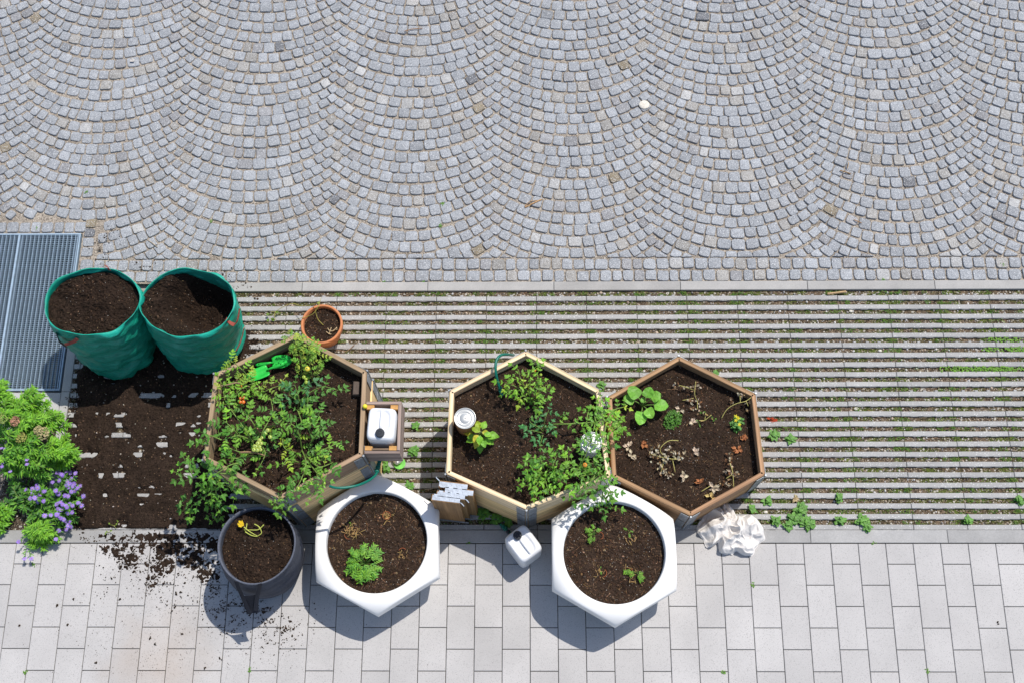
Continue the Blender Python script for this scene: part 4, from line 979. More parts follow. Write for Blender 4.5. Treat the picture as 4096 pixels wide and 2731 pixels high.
dead_plant('withered pale plant with a green upright stalk near back of the brown bed', [[(980,560,.01),(960,500,.05),(970,390,.08)], [(960,470,.04),(880,440,.05),(820,425,.04)], [(985,560,.01),(985,640,.02)], [(850,560,.01),(950,540,.03)]], [(800,425,.03),(865,450,.03),(940,450,.05),(1000,430,.05),(920,560,.02),(985,590,.02),(975,640,.01)], 7, .014)
dead_plant('largest withered plant, curved yellow stalk and cream curled leaves, left of centre in brown bed', [[(700,1080,.01),(650,1000,.05),(720,925,.07),(815,918,.06)], [(560,1040,.03),(700,1075,.05),(830,1090,.04)], [(690,1080,.03),(660,1200,.03)], [(760,1080,.03),(785,1200,.02)]], [(610,990,.05),(570,1050,.04),(640,1060,.05),(700,1090,.05),(740,1010,.04),(650,1140,.04),(680,1190,.03),(790,1060,.04),(840,1060,.04),(730,1230,.02),(690,1040,.05)], 9, .016, ((.55,.51,.40), (.42,.36,.25), (.48,.40,.25), (.25,.15,.07)))
dead_plant('withered twiggy plant with an arched yellow stem at back right of the brown bed', [[(1200,720,.01),(1250,640,.04),(1330,590,.06),(1420,565,.07),(1480,520,.07)], [(1370,580,.06),(1365,500,.06)], [(1420,565,.07),(1440,610,.05)]], [(1360,510,.05),(1410,500,.06),(1440,590,.04),(1290,560,.01),(1420,660,.01)], 5, .010)
dead_plant('withered stalk with brown leaves at front right of the brown bed', [[(1310,1335,.02),(1300,1200,.05),(1275,1120,.05)], [(1300,1220,.04),(1240,1260,.02)], [(1020,1375,.01),(1100,1325,.02)]], [(1265,1050,.02),(1285,1085,.02),(1290,1160,.04),(1250,1200,.03),(1310,1220,.03),(1250,1290,.02),(1210,1300,.01),(1330,1240,.02)], 6, .012, DC)
dead_plant('half dead seedling with a few green leaves below the withered green-stalked plant', [[(1050,740,.01),(1060,670,.03)], [(1050,740,.01),(1110,690,.03)], [(1050,740,.01),(1000,740,.02)]], [(1000,760,.01),(1040,690,.02),(1120,730,.02)], 4, .012, ((.5,.4,.26), (.45,.3,.12), (.12,.26,.04)))
dl = [((830,650),'pale split dead leaf beside the fine green tuft'), ((370,970),'pale crumpled leaf near left wall of the brown bed'), ((490,945),'brown curled leaf right of the pale crumpled leaf'), ((400,1050),'small tan curled leaf lowest at left of the brown bed'), ((1400,920),'rust brown dead leaf near right wall of the brown bed'), ((1355,990),'small pale dead leaf below the rust brown leaf'), ((870,1235),'single tan leaf in front part of the brown bed'), ((1015,1285),'dark reddish dead leaf in front part of the brown bed'), ((1130,1350),'large papery tan leaf beside front right boards of the brown bed'), ((1095,1430),'yellowish dead leaf nearest front corner of the brown bed'), ((960,1030),'small cream leaf at middle of the brown bed'), ((940,750),'pinkish pale dead leaf at middle back of the brown bed')]
for (x, y), lb in dl:
    q = cB(x, y, zr+.006); m = MB(); c_ = (.42,.17,.07) if 'rust' in lb or 'redd' in lb or 'brown curled' in lb else (.58,.44,.18) if 'yellowish' in lb else (.58,.48,.35)
    for _ in range(5): leaf(m, (random.gauss(0,.009), random.gauss(0,.009), .002), random.random()*6.28, random.uniform(-.1,.5), .04 if 'large' not in lb else .055, .026, P_OV, jc(c_, .12), random.uniform(-.4,.6), random.uniform(.2,.9), random.uniform(-.6,.6), .3)
    o = m.build('dead_leaf', M['dead'], None, False, q); tag(o, lb, 'dead leaf', 'dead leaves lying in the brown bed')

# ================================================================== plants in the white planters
def marigold(label, p, R_, n, cols, L_=.07, h=.08):
    root = empty('marigold', p, label, 'marigold', 'small seedlings in white planters'); m = MB(); s = MB((.13,.25,.05))
    for _ in range(n):
        a = random.random()*6.28; r = R_*math.sqrt(random.random())*.6; b = (p.x+r*math.cos(a), p.y+r*math.sin(a), p.z+h*random.uniform(.3, 1)*(1-.5*r/R_))
        s.tube([p, (p.x+(b[0]-p.x)*.5, p.y+(b[1]-p.y)*.5, b[2]*.6+p.z*.4), b], .0013, 4)
        az = a+random.uniform(-.6, .6); L2 = L_*random.uniform(.6, 1.1)
        for k in range(4):
            u = .2+.22*k; q = (b[0]+u*L2*math.cos(az), b[1]+u*L2*math.sin(az), b[2]+.02*u-.03*u*u)
            for sg in (-1, 1): leaf(m, q, az+sg*.75, .1, L2*.38, L2*.12, P_LIN, jc(random.choice(cols), .15), .3)
        leaf(m, (b[0]+L2*.7*math.cos(az), b[1]+L2*.7*math.sin(az), b[2]), az, 0, L2*.4, L2*.13, P_LIN, jc(random.choice(cols), .15), .3)
    shift(s, p).build('stem', M['stem'], root); shift(m, p).build('leaves', M['leaf'], root); return root
def c4(x, y, z): return at(700+x/2.138, 1900+y/2.138, z)
def c7(x, y, z): return at(1650+x/2.138, 1850+y/2.138, z)
marigold('bright green marigold bush in the left white planter', c4(1625, 755, ZW), .10, 60, (G_BR, (.12,.34,.04), G_MD), .085, .10)
marigold('leafy seedling standing inside a ring in the right white planter', c7(1555, 610, ZW), .05, 12, (G_BR, G_MD), .05, .05)
marigold('upright star-leaved sprout at lower right of the right white planter', c7(1905, 935, ZW), .04, 9, (G_BR, (.14,.32,.03)), .055, .05)
marigold('very small sprout at lower left of the right white planter', c7(1607, 915, ZW), .015, 3, (G_MD,), .025, .02)
marigold('tiny sprout with browned stalk at upper right of the right white planter', c7(1850, 585, ZW), .02, 3, (G_MD,), .03, .02)
marigold('tiny clover-like sprout above the dried tuft in the left white planter', c4(1515, 418, ZW), .008, 2, (G_BR,), .022, .03)
def dried(label, p, R_=.035, n=26, col=(.55,.36,.14)):
    m = MB()
    for _ in range(n):
        a = random.random()*6.28; q = Vector((random.gauss(0, R_*.5), random.gauss(0, R_*.5), .002)); L_ = R_*random.uniform(.4, 1.1); d = Vector((math.cos(a), math.sin(a), random.uniform(0, .5)))*L_
        m.tube([q, q+d*.5+Vector((0,0,.006)), q+d], .0014, 4, jc(col, .25))
    o = m.build('dried_tuft', M['dead'], None, False, p); tag(o, label, 'dried tuft', 'dried tufts in the white planters')
dried('orange-brown dried tuft inside the full ring of the left white planter', c4(1810, 350, ZW)); dried('dried tuft beside the arc at left of the left white planter', c4(1510, 480, ZW), .05, 34)
dried('faint dried tuft right of the marigold', c4(1945, 680, ZW), .025, 14); dried('dried stalk by upper right sprout of the right white planter', c7(1860, 640, ZW), .035, 14); dried('dried tuft with the little lower left sprout', c7(1590, 940, ZW), .03, 16); dried('dried stalks left of the upright sprout', c7(1860, 940, ZW), .04, 18)
# broken flower on the fabric pot
zf_ = hp-.035
root = vine('cut_flower', 'wilted yellow flower with pale green stalks lying on the grey fabric pot', 'cut flower', [[c4(590,440,zf_+.02), c4(640,480,zf_+.015), c4(710,520,zf_+.01)], [c4(760,420,zf_+.015), c4(730,450,zf_+.02), c4(700,465,zf_+.02), c4(640,465,zf_+.015), c4(590,465,zf_+.012)], [c4(680,415,zf_+.02), c4(720,440,zf_+.025), c4(740,490,zf_+.01), c4(710,515,zf_+.01)], [c4(600,480,zf_+.01), c4(650,510,zf_+.01), c4(700,522,zf_+.01)], [c4(615,410,zf_+.02), c4(610,450,zf_+.02)]], .0048, (.42,.46,.09), 'stem')
m = MB(); q = c4(572, 428, zf_+.025)
for i in range(22): leaf(m, (random.gauss(0,.006), random.gauss(0,.009), random.uniform(0,.012)), math.pi*.72+random.uniform(-.7,.7), .2, .028, .010, P_LIN, jc((.85,.60,.02), .12), .2)
m.build('flower', M['petal'], root, False, q-root.location)

# ================================================================== spilled soil
def mask(x, y):
    # main heap between the bags and the front kerb
    a = min(1, max(0, (x-.22+.04*nz(x,y,0,9))/.10)); b = min(1, max(0, (1.80-x+.14*nz(x,y,3,4))/.30)); c_ = min(1, max(0, (1.85-y+.1*nz(x,y,5,4))/.25)); d = min(1, max(0, (y-.085)/.03))
    return a*b*c_*d
mb = MB(); nx, ny = 190, 210; vs = []; fs = []; zz = {}
def heap(x, y):
    m_ = mask(x, y); n_ = fbm(x*1.0, y*1.7, 0, 3.6, 3); hole = max(0, nz(x*1.4+3, y*1.1, 8, 6.0)+.35*nz(x, y, 2, 22)-.11)*.060
    edge = .010 if x < .55 or y < .35 or y > 1.2 else 0.0
    return -.055 + m_*(.0655 + edge + .010*n_ - hole) + .005*nz(x, y, 3, 40) + .003*nz(x, y, 3, 90)
for j in range(ny+1):
    for i in range(nx+1):
        x = .185 + 1.95*i/nx; y = .06 + 1.92*j/ny; vs.append((x, y, heap(x, y)))
for j in range(ny):
    for i in range(nx):
        k = j*(nx+1)+i
        if max(vs[q][2] for q in (k, k+1, k+nx+2, k+nx+1)) > -.048: fs.append((k, k+1, k+nx+2, k+nx+1))
mb.add(vs, fs, (.032,.021,.015))
for _ in range(5200):
    x = random.uniform(.25, 1.95); y = random.uniform(.06, 1.9)
    if mask(x, y) < .3: continue
    c_ = random.choice(((.03,.02,.014), (.055,.035,.024), (.045,.03,.02), (.16,.10,.06))) if random.random() > .05 else (.4,.36,.3)
    mb.blob((x, y, max(-.02, heap(x, y)-.001)), random.uniform(.002, .0075), jc(c_, .2), .8)
tag(mb.build('spilled_soil', M['soil']), 'dark potting soil spilled over the slats between green bags and flower border', 'soil', kind='stuff')
# thin smears of soil over kerb and slabs
SM_C = [(480,2150,120,22,1.0),(640,2150,160,24,1.25),(800,2150,110,24,1.1),(420,2200,30,25,.9),(470,2200,70,35,.95),(520,2235,50,40,1.0),(680,2190,60,45,1.15),(650,2260,60,50,1.0),(610,2330,40,35,.7),(770,2230,70,50,1.0),(830,2290,50,45,.95),(560,2190,50,30,.9),(860,2170,60,40,1.1),(1020,2450,50,25,.55),(1150,2510,40,40,.6),(940,2500,40,35,.5),(1010,2415,60,40,.6),(335,2130,60,30,.7)]
SMW = []
for cx, cy, sx, sy, dn in SM_C: q = at(cx, cy); SMW.append((q.x, q.y, sx/520, sy/520, dn))
mb = MB(); nx, ny = 420, 240; vs = []; fs = []
for j in range(ny+1):
    for i in range(nx+1):
        x = .2 + 2.3*i/nx; y = -.85 + .96*j/ny
        d = 0
        for a, b, c_, e, f_ in SMW:
            k = ((x-a)/c_)**2 + ((y-b)/e)**2
            if k < 6: d = max(d, f_*math.exp(-k*.55))
        h = (d*.95 + .55*nz(x, y, 0, 26) + .45*nz(x, y, 5, 60) - .80) if d > .08 else -1
        vs.append((x, y, .0025 + min(.006, .014*h)))
for j in range(ny):
    for i in range(nx):
        k = j*(nx+1)+i
        if max(vs[q][2] for q in (k, k+1, k+nx+2, k+nx+1)) > .003: fs.append((k, k+1, k+nx+2, k+nx+1))
mb.add(vs, fs, (.032,.021,.015))
tag(mb.build('soil_smear', M['soil']), 'thin patchy layer of dark soil over front kerb and first slab rows', 'soil', kind='stuff')
# crumbs on slabs, kerbs and cobbles
mb = MB()
def crumb(x, y, r, z=.003):
    c_ = random.choice(((.03,.02,.014), (.045,.03,.02), (.07,.045,.03))); mb.blob((x, y, z), r, jc(c_, .2), .7)
cl = [(480,2195,70,40,.9),(520,2240,50,45,1),(690,2190,60,50,1),(640,2250,60,50,1),(600,2330,50,50,.7),(760,2260,60,50,.9),(830,2280,60,45,.9),(850,2340,60,60,.7),(420,2200,30,30,.7),(780,2170,80,35,.8),(560,2160,160,22,1),(690,2150,150,22,1),(800,2150,80,25,1),(1010,2430,70,40,.8),(1150,2520,60,60,.6),(940,2500,60,50,.6),(900,2420,60,60,.6),(1060,2470,60,50,.7),(640,2350,120,80,.35),(850,2420,150,100,.3),(1080,2560,120,80,.25),(1240,2480,80,90,.15),(450,2350,150,120,.10),(980,1148,70,14,.9),(880,1150,80,16,.9),(900,1090,80,25,.45),(430,960,50,45,.5),(400,1010,50,60,.5),(470,930,40,30,.4),(840,1110,60,25,.6),(560,1060,80,20,.4),(1000,1180,60,20,.5),(300,1600,40,60,.9),(270,1700,30,60,.8),(1010,1410,60,40,.9),(1000,1370,40,40,.9),(1080,1240,30,30,.2),(340,2150,40,25,.7)]
for cx, cy, sx, sy, dn in cl:
    for _ in range(int(sx*sy*dn*.12)):
        px = random.gauss(cx, sx*.5); py = random.gauss(cy, sy*.5); p = at(px, py)
        if nz(p.x, p.y, 0, 22) + .5*nz(p.x, p.y, 4, 55) < .22 - dn*.35: continue
        if nz(p.x, p.y, 0, 60) < -.1 and random.random() < .7: continue
        crumb(p.x, p.y, random.uniform(.0014, .0055)*(1 if random.random() < .94 else 1.6), .004)
for _ in range(1000):
    px = random.gauss(720, 300); py = random.uniform(2180, 2700); p = at(px, py); crumb(p.x, p.y, random.uniform(.0012, .003), .002)
for px, py in ((295,2396),(270,2497),(383,2650),(80,2500),(230,2420),(620,2575),(730,2532),(600,2552),(480,2395),(702,2425),(705,2375),(3990,2490),(820,2670),(880,2635)):
    p = at(px, py)
    for _ in range(5): crumb(p.x+random.gauss(0,.004), p.y+random.gauss(0,.005), .006)
tag(mb.build('soil_crumbs', M['soil']), 'dark soil crumbs scattered over slabs, kerb and nearest cobbles', 'soil crumbs', kind='stuff')
# brown tint stain on slabs: dusty soil film
# ================================================================== flower border at left
mb = MB(); nx, ny = 80, 60
for j in range(ny+1):
    for i in range(nx+1):
        x = -2.2 + 2.38*i/nx; y = .1 + .76*j/ny; mb.v.append((x, y, .0 + .025*fbm(x, y, 0, 5, 3) + .008*nz(x, y, 2, 40))); q = fbm(x, y, 4, 8, 3); mb.c.append((.22,.19,.16) if q > .15 else (.07,.05,.035))
for j in range(ny):
    for i in range(nx): k = j*(nx+1)+i; mb.f.append((k, k+1, k+nx+2, k+nx+1))
struct(mb.build('flower_bed_soil', M['gapsoil']))
def cC(x, y, z): return at(x/2.24, 1500+y/2.24, z)
def shoot(sm, lm, base, tip, n, L_, W_, cols, r=.0022, up=.5):
    mid = base.lerp(tip, .55); mid.z = tip.z*.8 + base.z*.2; pts = bez([base, mid, tip], 7); sm.tube(pts, r, 4)
    for i in range(n):
        t = .25 + .75*(i/n)**.9; p = along(pts, t); d = (along(pts, min(1, t+.03))-p); a = math.atan2(tip.y-base.y, tip.x-base.x) + random.uniform(-1, 1)*2.2*(1.1-t*.5)
        L2 = L_*(1.15-.65*max(0, t-.6)/.4)*random.uniform(.7, 1.1)
        leaf(lm, p, a, random.uniform(-.2, .9), L2, W_, P_LIN, jc(random.choice(cols), .2), random.uniform(.1, .6), .2)
def bush(name, label, base, shoots, L_, W_, cols, n=34, cat='bush', group='plants in the flower border'):
    root = empty(name, base, label, cat, group); sm = MB((.16,.2,.06)); lm = MB()
    for tp in shoots:
        b = base + Vector((random.gauss(0,.04), random.gauss(0,.04), 0)); shoot(sm, lm, b, tp, n, L_, W_, cols)
    shift(sm, base).build('stem', M['stem'], root, True); shift(lm, base).build('foliage', M['leaf'], root); return root
LIME = (.23,.50,.035); LM2 = (.15,.38,.035); LM3 = (.09,.27,.03)
def rnd_tips(lst, k, s, dz=.05): return [cC(x+random.gauss(0, s), y+random.gauss(0, s), z+random.uniform(-dz, dz)) for x, y, z in lst for _ in range(k)]
bush('aster_bush', 'tall lime green bush whose shoots reach up to the grating', cC(200, 560, .02), rnd_tips([(20,120,.55),(40,60,.5),(60,200,.5),(320,150,.5),(290,130,.5),(380,180,.5),(170,240,.5),(100,200,.45),(430,240,.45)], 3, 16) + rnd_tips([(540,330,.4),(580,380,.4),(480,340,.45),(600,480,.35),(430,420,.45),(260,330,.5),(150,330,.5),(360,300,.45),(60,350,.5),(230,420,.55),(500,460,.4),(340,400,.5)], 3, 22), .075, .009, (LIME, LIME, LM2), 46)
bush('aster_bush', 'bright green bush bulging over the spilled soil above the purple flowers', cC(480, 760, .02), rnd_tips([(620,640,.35),(660,700,.3),(560,620,.38),(640,760,.28),(540,700,.38),(600,800,.28),(500,600,.4),(590,570,.36),(480,700,.4),(680,740,.26)], 4, 18), .07, .010, (LIME, LIME, LM2), 40)
bush('aster_bush', 'mid green feathery bush at left picture edge behind the purple flowers', cC(150, 780, .02), rnd_tips([(20,480,.45),(100,520,.45),(200,500,.45),(300,560,.45),(60,640,.42),(180,640,.45),(300,680,.42),(380,620,.42),(400,720,.38),(250,760,.4),(120,760,.4),(20,760,.4),(350,800,.35),(450,820,.3),(200,850,.32),(80,860,.3),(380,500,.46),(330,880,.28),(430,900,.26)], 3, 24), .07, .011, (LM2, LM3, LM2, LIME), 36)
bush('aster_bush', 'small round bright green bush leaning over the front kerb', cC(370, 1400, .02), rnd_tips([(280,1360,.14),(340,1340,.18),(420,1350,.18),(480,1400,.14),(280,1440,.12),(360,1470,.12),(440,1480,.1),(500,1460,.08),(370,1400,.2),(300,1520,.06),(240,1400,.1),(430,1420,.18),(400,1530,.06)], 3, 14, .02), .06, .008, (LIME, LM2, LIME), 30)
bush('aster_bush', 'low lime leafed bush cut by left picture edge at the kerb', cC(-20, 1270, .02), rnd_tips([(20,1200,.15),(40,1260,.14),(0,1320,.12),(60,1230,.12),(90,1210,.1),(-40,1250,.15),(10,1400,.06),(-30,1380,.08)], 3, 14, .02), .06, .012, (LIME, LM2), 22)
bush('aster_bush', 'dark low leafy growth under the purple flowers', cC(330, 1180, .02), rnd_tips([(260,1130,.12),(330,1200,.14),(430,1180,.16),(300,1270,.1),(420,1280,.12),(520,1160,.16),(560,1000,.2),(450,1040,.2),(60,1020,.12),(40,1120,.12),(150,1000,.15),(100,950,.2),(600,1230,.14),(650,1150,.14),(640,1290,.08),(680,1270,.06),(220,1030,.16),(520,1300,.1),(380,960,.2),(690,1000,.16)], 3, 26, .03), .05, .013, (LM3, (.05,.15,.03), LM2), 24)
# seed heads
for (x, y, z, r_), lb, c_ in (((135,410,.52,.035),'pinkish faded flower head among lime green shoots','pink'), ((385,520,.48,.045),'large cream faded flower head at centre of the lime green bush','cream'), ((190,560,.48,.04),'yellowish faded flower head left of the large cream one','yellow'), ((30,380,.52,.04),'pale yellow flower head at left picture edge','pale'), ((340,490,.47,.03),'small cream head just left above the large cream one','c')):
    q = cC(x, y, z); m = MB(); cc = {'pink':(.45,.24,.16),'cream':(.50,.42,.22),'yellow':(.36,.36,.10),'pale':(.3,.38,.10),'c':(.4,.36,.18)}[c_]
    for _ in range(150):
        a = random.random()*6.28; rr_ = r_*math.sqrt(random.random()); m.blob((rr_*math.cos(a), rr_*math.sin(a)*1.1, .02*(1-(rr_/r_)**2)+random.uniform(-.004,.004)), random.uniform(.003,.006), jc(cc, .3), 1)
    m.tube([(0,0,.01),(0,.0,-.12),(.02,.02,-.3)], .0025, 5, (.2,.22,.08)); o = m.build('faded_flower_head', M['dead'], None, False, q); tag(o, lb, 'flower head', 'faded flower heads')
# purple asters
FL = [(515,870),(550,885),(590,860),(625,870),(675,875),(560,895),(670,910),(640,925),(530,940),(470,955),(600,950),(620,970),(590,985),(660,975),(715,990),(610,1005),(650,995),(690,1010),(560,1025),(500,1030),(640,1040),(670,1030),(520,1060),(580,1075),(610,1080),(475,1085),(745,1080),(230,1022),(290,1015),(330,985),(335,1010),(395,1035),(290,1050),(360,1065),(270,1100),(330,1100),(345,1125),(390,1125),(310,1095),(545,1135),(510,1150),(560,1155),(590,1165),(620,1150),(650,1165),(700,1140),(730,1165),(520,1195),(550,1200),(600,1180),(605,1235),(645,1225),(455,1250),(510,1245),(400,1255),(540,1275),(590,1305),(620,1315),(570,1290),(455,1335),(610,1345),(635,1355),(595,1375),(525,1390),(500,1465),(165,1490)]
PUR = (.36,.22,.72)
base = cC(620, 1130, .02); root = empty('aster_plant', base, 'purple flowering aster plant with yellow centred daisies at edge of spilled soil', 'flower plant', 'plants in the flower border')
sm = MB((.1,.18,.05)); lm = MB(); protos = []
for k in range(4):
    a = MB(); flower((0,0,0), .021, 17, PUR, (.75,.48,.06), a, a); protos.append(a)
mesh_cache = []
for i, (x, y) in enumerate(FL):
    h = .24+.05*math.sin(i*1.7) if y < 1300 else .13
    q = cC(x, y, h); 
    if len(mesh_cache) < 4:
        a = MB(); flower((0,0,0), .0205, 17, PUR if i % 2 else (.42,.28,.78), (.75,.48,.06), a, a, random.uniform(-.2,.2)); o = a.build('flower', M['petal'], root, False); mesh_cache.append(o)
    else:
        o = mesh_cache[i % 4].copy(); COL.objects.link(o); o.parent = root
    o.location = q-base; o.rotation_euler = (random.gauss(0,.25), random.gauss(0,.25), random.random()*6); s_ = random.uniform(.85, 1.15); o.scale = (s_, s_, s_)
    b = base + Vector(((q.x-base.x)*.35, (q.y-base.y)*.35, 0)); shoot(sm, lm, b, q-Vector((0,0,.006)), 14, .035, .008, (LM2, LM3, LM2), .0015)
shift(sm, base).build('stem', M['stem'], root, True); shift(lm, base).build('foliage', M['leaf'], root)
base = cC(190, 1560, .02); root = empty('aster_plant', base, 'two purple daisies hanging low over the grey slabs at lower left', 'flower plant', 'plants in the flower border')
lm = MB(); sm = MB((.1,.18,.05))
for x, y in ((220,1640),(280,1640),(160,1610)):
    if x == 160: continue
    q = at(x*.5527/1.0 if False else x/2.24+0, 1500+y/2.24, .08); o = mesh_cache[0].copy(); COL.objects.link(o); o.parent = root; o.location = q-base; o.scale = (.95,.95,.95)
    shoot(sm, lm, cC(260, 1450, .03), q-Vector((0,0,.004)), 10, .03, .008, (LM2,), .0015)
shift(sm, base).build('stem', M['stem'], root, True); shift(lm, base).build('foliage', M['leaf'], root)
base = at(15, 1800, .02); root = empty('aster_plant', base, 'few lilac daisies showing through foliage at left picture edge', 'flower plant', 'plants in the flower border')
lm = MB(); sm = MB((.1,.18,.05))
for x, y in ((10,650),(45,660),(10,760),(20,785),(90,860),(240,755),(240,795),(15,815)):
    q = cC(x, y, .42); o = mesh_cache[x % 4].copy(); COL.objects.link(o); o.parent = root; o.location = q-base; o.scale = (.8,.8,.8); sm.tube([base, base.lerp(q, .5)+Vector((0,0,.05)), q], .0015, 4)
shift(sm, base).build('stem', M['stem'], root)

# ================================================================== weeds and grass between the slats
mb = MB(); JX = [J0 + .3948*i for i in range(30)]
def tuft(x, y, n, h, cols, z=-.012, sp=.014, prof=P_LIN, w_=.0036):
    for _ in range(n):
        a = random.random()*6.28; leaf(mb, (x+random.gauss(0, sp), y+random.gauss(0, sp*.5), z), a, random.uniform(.3, 1.3), h*random.uniform(.6, 1.2), w_, prof, jc(random.choice(cols), .25), random.uniform(.2, .9), .1)
GC = ((.11,.25,.03), (.08,.19,.025), (.17,.26,.04), (.17,.17,.05))
for gi, gy in enumerate(gap_y):
    for jx in JX:
        if jx < 1.9 or jx > 9.3: continue
        if 2.1 < jx < 2.9 and gy < 1.0: continue
        dens = .65 + .7*nz(jx, gy*2, 3, 1.3)
        if random.random() < dens*1.1:
            for _ in range(random.randint(2, 6)): tuft(jx+random.gauss(0, .05), gy+random.uniform(-.01,.01), random.randint(8, 20), random.uniform(.02, .038), GC)
    for _ in range(26):
        x = random.uniform(1.8, 9.2)
        if nz(x, gy*3, 6, 3) > .02: tuft(x, gy+random.uniform(-.01,.01), random.randint(8, 18), random.uniform(.012, .028), GC, sp=.018)
for x0, x1, gi in ((7.35,8.5,5),(7.3,8.4,6),(6.95,7.7,8),(7.05,7.5,8)):
    for _ in range(int((x1-x0)*330)):
        x = random.uniform(x0, x1); y = gap_y[gi]+random.uniform(-.017,.02); leaf(mb, (x, y, random.uniform(-.01,.006)), random.random()*6.28, .1, .013, .010, P_OV, jc((.16,.34,.035), .2), .2)
tag(mb.build('grass', M['grass']), 'short grass and moss tufts in gaps between the concrete slats', 'grass', kind='stuff')
def weed(label, p, R_, n, cols=((.13,.33,.04), (.10,.27,.035)), name='weed', h=.05):
    m = MB(); 
    for _ in range(n):
        a = random.random()*6.28; r = R_*math.sqrt(random.random()); q = (r*math.cos(a), r*math.sin(a), h*random.uniform(.2,1)*(1-.5*r/R_))
        m.tube([(q[0]*.3, q[1]*.3, -.015), q], .0009, 3, (.1,.2,.04), False)
        for k in range(3): leaf(m, q, a+k*2.09+random.uniform(-.3,.3), .1, .02*random.uniform(.8,1.3), .017, P_ROUND, jc(random.choice(cols), .18), .2, .1)
    o = m.build(name, M['leaf'], None, False, p); tag(o, label, 'weed', 'leafy weeds between the slats')
def cD(x, y, z=0): return at(2600+x*.6362, 1850+y*.6362, z)
WD = [(cD(945,295),.045,26,'tall clover weed in the gap right of the cloth'), (cD(905,350),.04,24,'clover weed two gaps above the kerb right of the cloth'), (cD(985,375),.05,34,'largest clover weed touching the kerb right of the cloth'), (cD(790,368),.035,14,'small clover weed just right of the cloth'), (cD(1190,362),.03,14,'lone clover weed in last gap, middle of the open slats'), (cD(1325,362),.04,20,'clover weed in last gap, rightmost of the large ones'), (cD(1365,402),.03,12,'clover weed overlapping the kerb edge at right'), (cD(865,400),.03,12,'flat clover weed at the kerb beneath the larger ones'), (cD(735,238),.03,10,'little weed four gaps up, close to the brown bed'), (cD(640,290),.025,10,'little weed beside the bracket of the brown bed'), (cD(1185,222),.025,10,'little weed alone four gaps above the kerb'), (cD(1995,362),.025,10,'little weed in last gap near right picture edge'), (cD(2320,230),.03,10,'little weed four gaps up at right picture edge'), (at(1655,1805),.035,16,'leafy weed in gap right of the canister box'), (at(1665,1705),.022,8,'small weed beside dry brown leaves right of the canister box'), (at(1540,1835),.03,12,'weed at foot of the tall bed under the box'), (at(1545,1870),.025,10,'lime weed under the hose coupling'), (at(1635,1945),.03,10,'broad-leaved weed right behind the left white planter'), (at(2860,1500),.02,8,'small weed in the gap behind the brown bed'), (at(2405,1540),.022,8,'weed seen in the notch between the pale and brown beds'), (at(1985,2075),.04,20,'shaded clover weed under front boards of the pale bed'), (at(1935,2050),.04,18,'shaded weed beside the stacked bed frames'), (at(2030,2085),.035,14,'shaded weed behind the slab canister'), (at(3095,1740),.035,14,'feathery weed beside right wall of the brown bed'), (at(3160,1755),.03,12,'weed one block right of the brown bed')]
for p, r_, n, lb in WD: weed(lb, p, r_, n)
vine('weed', 'spindly yellow sprout growing in spilled soil by the front kerb', 'weed', [[cC(1040,1370,.01), cC(1030,1345,.03), cC(1060,1310,.04)], [cC(1030,1345,.03), cC(985,1335,.03)], [cC(990,1400,.01), cC(940,1405,.02)]], .002, (.3,.32,.07), 'stem', [(cC(x, y, .04), random.random()*6, .02, .012, P_OV, (.2,.3,.04), .3) for x, y in ((1060,1310),(985,1335),(1050,1320),(945,1405),(985,1395),(960,1410))])
# small weeds in cobble joints and slab joints
sw = [(845,885,'cobble joints above the kerb, left half'),(347,770,'cobbles left of centre'),(147,912,'cobbles right above the grating'),(1762,905,'cobble joint at middle of the lower rows'),(1770,815,'cobble joint nearest the picture centre'),(1692,1130,'kerb edge at middle'),(1537,1132,'kerb edge left of middle'),(3533,1120,'kerb edge at right side'),(4010,1058,'cobbles at far right'),(2340,2170,'slab joint beside right white planter'),(1875,2168,'slab joint left of slab canister'),(3010,2338,'slab corner right of right planter'),(2895,2688,'slab joint near bottom, right half'),(3710,2683,'slab joint near bottom, far right'),(1000,2680,'slab joint near bottom, left half'),(100,2690,'slab joint near bottom left corner'),(3495,2170,'kerb joint at right side'),(132,2255,'slab corner under the daisies')]
for px, py, t in sw:
    m = MB()
    for _ in range(12): leaf(m, (random.gauss(0,.007), random.gauss(0,.007), .0), random.random()*6.28, random.uniform(.1,.7), .014, .008, P_OV, jc((.12,.27,.03), .2), .3)
    o = m.build('joint_weed', M['leaf'], None, False, at(px, py, .002)); tag(o, 'tiny green sprout in the '+t, 'weed', 'tiny sprouts in paving joints')
# litter on the cobbles
def twig(label, pts, r, col, name='twig', mt='dead'):
    o0 = at(*pts[0], .012); m = MB(col); m.tube([at(x, y, .012+.004*math.sin(i*2)) for i, (x, y) in enumerate(pts)], r, 5); o = shift(m, o0).build(name, M[mt], None, False, o0); tag(o, label, 'twig', 'twigs on the paving')
twig('reddish twig lying on cobbles near top centre', [(1618,126),(1645,118),(1690,114)], .0035, (.32,.16,.06))
twig('forked pale stick on cobbles above the kerb, centre', [(2100,830),(2130,815),(2168,798)], .0055, (.5,.30,.14)); twig('thin splinter beside the forked pale stick', [(2098,826),(2120,806),(2150,803)], .003, (.45,.28,.14))
twig('brown stick on cobbles right of centre', [(3360,683),(3380,688),(3402,697)], .005, (.28,.17,.07)); twig('short upright straw on cobbles right of centre', [(3395,650),(3390,675)], .003, (.5,.33,.15)); twig('small brown splinter low on the right cobbles', [(3415,880),(3430,886),(3446,893)], .004, (.3,.16,.07))
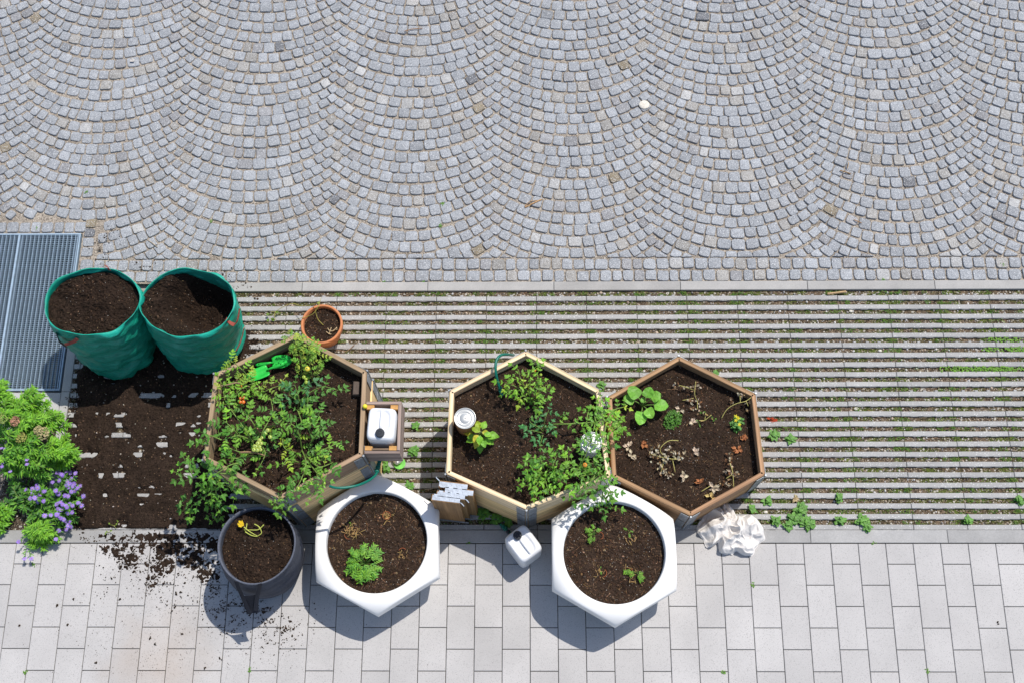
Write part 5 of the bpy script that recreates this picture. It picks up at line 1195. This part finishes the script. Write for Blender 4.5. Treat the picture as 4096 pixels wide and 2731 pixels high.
twig('tan splinter on cobbles above the brown stick', [(3240,620),(3255,615)], .004, (.5,.35,.2)); twig('straw on cobbles right of the grating', [(590,960),(612,975),(630,990)], .003, (.5,.38,.24)); twig('wooden stick in first slat gap at right', [(3310,1176),(3340,1173),(3383,1167)], .008, (.5,.34,.18)); twig('thin dark twig on the slats below terracotta pot', [(1345,1398),(1385,1405),(1400,1395),(1418,1378)], .003, (.25,.15,.09))
m = MB((.75,.73,.7)); m.add([(-.02,-.012,.012),(.015,-.014,.014),(.022,.008,.016),(0,.02,.02),(-.014,.012,.013)], [(0,1,2,3,4)]); o = m.build('paper_scrap', M['cloth'], None, False, at(530,246,.002)); o.modifiers.new('t','SOLIDIFY').thickness = .0015; tag(o, 'small white paper scrap on cobbles at upper left', 'paper scrap')
m = MB((.35,.05,.02)); 
for i in range(7): leaf(m, (random.gauss(0,.008), random.gauss(0,.006), .0), random.random()*6.28, .3, .035, .018, P_OV, jc((.4,.06,.02), .15), .3, .4, .2, .2)
o = m.build('red_leaf', M['dead'], None, False, at(3088,1674,-.004)); tag(o, 'crumpled red leaf between slats right of the brown bed', 'leaf')
m = MB(); 
for i in range(6): leaf(m, (random.gauss(0,.01), random.gauss(0,.006), .0), random.random()*6.28, .3, .04, .02, P_OV, jc((.42,.33,.18), .15), .3, .4, .2, .2)
o = m.build('dry_leaf', M['dead'], None, False, at(3175,1992,-.0)); tag(o, 'dry tan leaf caught between slats right of the cloth', 'leaf')
# loose larger stones that stand out
for px, py, r_, t in ((2577,420,.042,'pale cream stone worn flat among grey cobbles, upper centre right'),(3403,1246,.014,'round white pebble in second slat gap at right'),(3520,1402,.014,'oval cream pebble in upper slat gaps at right'),(1895,1440,.016,'oval cream pebble behind the pale bed'),(3425,1634,.018,'tan oval pebble in slat gap right of brown bed'),(1386,1367,.014,'white pebble beside terracotta pot, lower'),(1372,1360,.014,'white pebble beside terracotta pot, upper'),(3062,2046,.015,'white shell-like stone in gap right of the cloth'),(2507,1242,.011,'white pebble above the brown bed')):
    m = MB((.6,.56,.48)); n = 14; m.rings([[(r_*math.sin(math.pi*i/8)*math.cos(2*math.pi*k/n)*1.1, r_*math.sin(math.pi*i/8)*math.sin(2*math.pi*k/n)*(.8 if r_ < .04 else 1), (r_*.55 if r_ < .04 else .008)*math.cos(math.pi*i/8)) for k in range(n)] for i in range(1, 8)][::-1], None, True, True)
    o = m.build('pebble', M['pebble'], None, True, at(px, py, -.015 if r_ < .04 else .003)); tag(o, t, 'pebble', 'larger pebbles')
